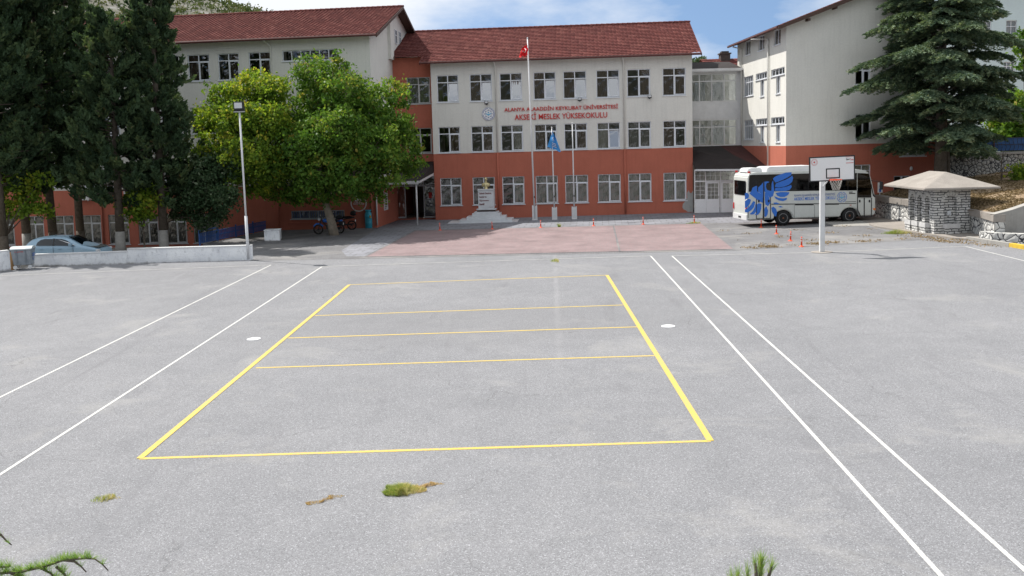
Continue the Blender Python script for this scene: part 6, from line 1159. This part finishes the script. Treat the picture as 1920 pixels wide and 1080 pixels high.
q = rng.uniform([11, 41.5], [19, 50], (5000, 2)); kk = np.sin(q[:, 0]*1.9+q[:, 1])+np.sin(q[:, 1]*2.7-q[:, 0])+rng.normal(size=5000)*.35 > 1.65; P.append(q[kk]); P = np.concatenate(P); P3 = np.stack([P[:, 0], P[:, 1], GA*P[:, 0]+.012+rng.random(len(P))*.06], -1)
V, F = leafcloud(P3, .042, 1.8); tag(raw('dry_leaf_litter', V, F, leafm('leaf_litter', [(0, (.20, .14, .08)), (.6, (.36, .27, .17)), (1, (.52, .42, .28))], .15, .9), tone=np.clip(rng.normal(.35, .25, len(P3)), 0, 1)), 'brown dry leaves and straw gathered along the far paving edge', 'leaf litter', kind='stuff')
# ------------------------------------------------------------------ near tree tops below the camera
def needles(P, D, ln, w_, tone, mat, par, name='needles'):
    n = len(P); D = D/np.linalg.norm(D, axis=1)[:, None]; a = rng.normal(size=(n, 3)); b = np.cross(D, a); b /= np.linalg.norm(b, axis=1)[:, None]; L_ = (ln*rng.uniform(.7, 1.15, n))[:, None]
    V = np.stack([P-b*w_, P+b*w_, P+D*L_*.6+b*w_*.9, P+D*L_+b*w_*.15], 1).reshape(-1, 3); V2 = V.reshape(n, 4, 3); V2[:, 3] = P+D*L_; return raw(name, V, np.arange(4*n).reshape(n, 4), mat, par, tone=tone)
def nearpx(x, y, d): return atY(x, y, d)
cdn = thing('cedar_sapling', 'young cedar whose drooping green branch tips reach in at the bottom left corner', 'tree', (-4.6, 3.7, gz(-4.6))); cb0 = Vector(cdn.location)
def toL(v, b): return Vector(v)-b
tw = [[(-120, 1080), (0, 1075), (40, 1072), (85, 1062), (120, 1050), (160, 1047), (178, 1048), (192, 1058), (203, 1070)], [(120, 1050), (140, 1053), (152, 1062), (162, 1073)], [(75, 1064), (95, 1075), (110, 1090)], [(105, 1062), (122, 1078), (130, 1095)], [(-60, 985), (-20, 990), (2, 1003), (12, 1014), (22, 1022)], [(-60, 1090), (0, 1090), (45, 1095)], [(20, 1074), (40, 1085), (60, 1100)], [(-30, 1078), (0, 1064), (20, 1062)]]
m = MB(); P = []; D = []
m.tube([(0, 0, 0), (.1, 0, 1.8), (.25, -.1, 3.1), (.35, -.1, 4.6)], [.08, .06, .04, .01], 8)
for ti, pl in enumerate(tw):
    pts = [toL(nearpx(x, y, 3.55), cb0) for x, y in pl]
    m.tube([tuple(v) for v in pts], [.0065-.004*i/(len(pts)-1) for i in range(len(pts))], 6)
    for i in range(len(pts)-1):
        a, b = pts[i], pts[i+1]; n = int((b-a).length*2300*(.25 if (ti in (1, 4) or i > 5) else 1)); 
        for _ in range(n//11):
            c = a.lerp(b, random.random()); ang = Vector((random.gauss(0, .5), random.gauss(0, .5), .75)).normalized()
            for _ in range(11): P.append(tuple(c)); D.append((ang.x+random.gauss(0, .45), ang.y+random.gauss(0, .45), ang.z+random.gauss(0, .4)))
m.tube([(.3, -.1, 2.9), tuple(toL(nearpx(-120, 1080, 3.55), cb0))], [.03, .008], 6); m.tube([(.3, -.1, 3.2), tuple(toL(nearpx(-60, 985, 3.55), cb0))], [.02, .005], 6); m.tube([(.3, -.1, 2.8), tuple(toL(nearpx(-60, 1090, 3.55), cb0))], [.02, .005], 6)
m.build('trunk', BARK, cdn, smooth=True); needles(np.array(P), np.array(D), .042, .0008, np.clip(rng.normal(.5, .2, len(P)), 0, 1), LEAF_N, cdn, 'crown')
pc = nearpx(1425, 1085, 3.9); pn_ = thing('young_pine', 'young pine whose bright green needle tips poke up at the bottom edge', 'tree', (pc.x, pc.y, gz(pc.x))); b0 = Vector(pn_.location); m = MB(); P = []; D = []
m.tube([(0, 0, 0), (0, 0, 2), tuple(toL(pc, b0))], [.07, .05, .012], 8)
for (x, y, x2, y2, k) in ((1425, 1090, 1428, 1052, 620), (1440, 1085, 1447, 1062, 160), (1385, 1100, 1384, 1078, 150), (1400, 1098, 1402, 1074, 150), (1372, 1100, 1371, 1083, 110), (1418, 1080, 1416, 1056, 120)):
    a = toL(nearpx(x, y, 3.9), b0); b = toL(nearpx(x2, y2, 3.9), b0); m.tube([(0, 0, a.z-.25), tuple(a), tuple(b)], [.012, .009, .005], 6)
    for _ in range(int(k*.42)): c = a.lerp(b, random.random()); P.append(tuple(c)); q = (b-a).normalized(); D.append((q.x+random.gauss(0, .33), q.y+random.gauss(0, .33), q.z+random.gauss(0, .12)))
m.build('trunk', BARK, pn_, smooth=True); needles(np.array(P), np.array(D), .072, .0010, np.clip(rng.normal(.6, .22, len(P)), 0, 1), LEAF_N, pn_, 'crown')
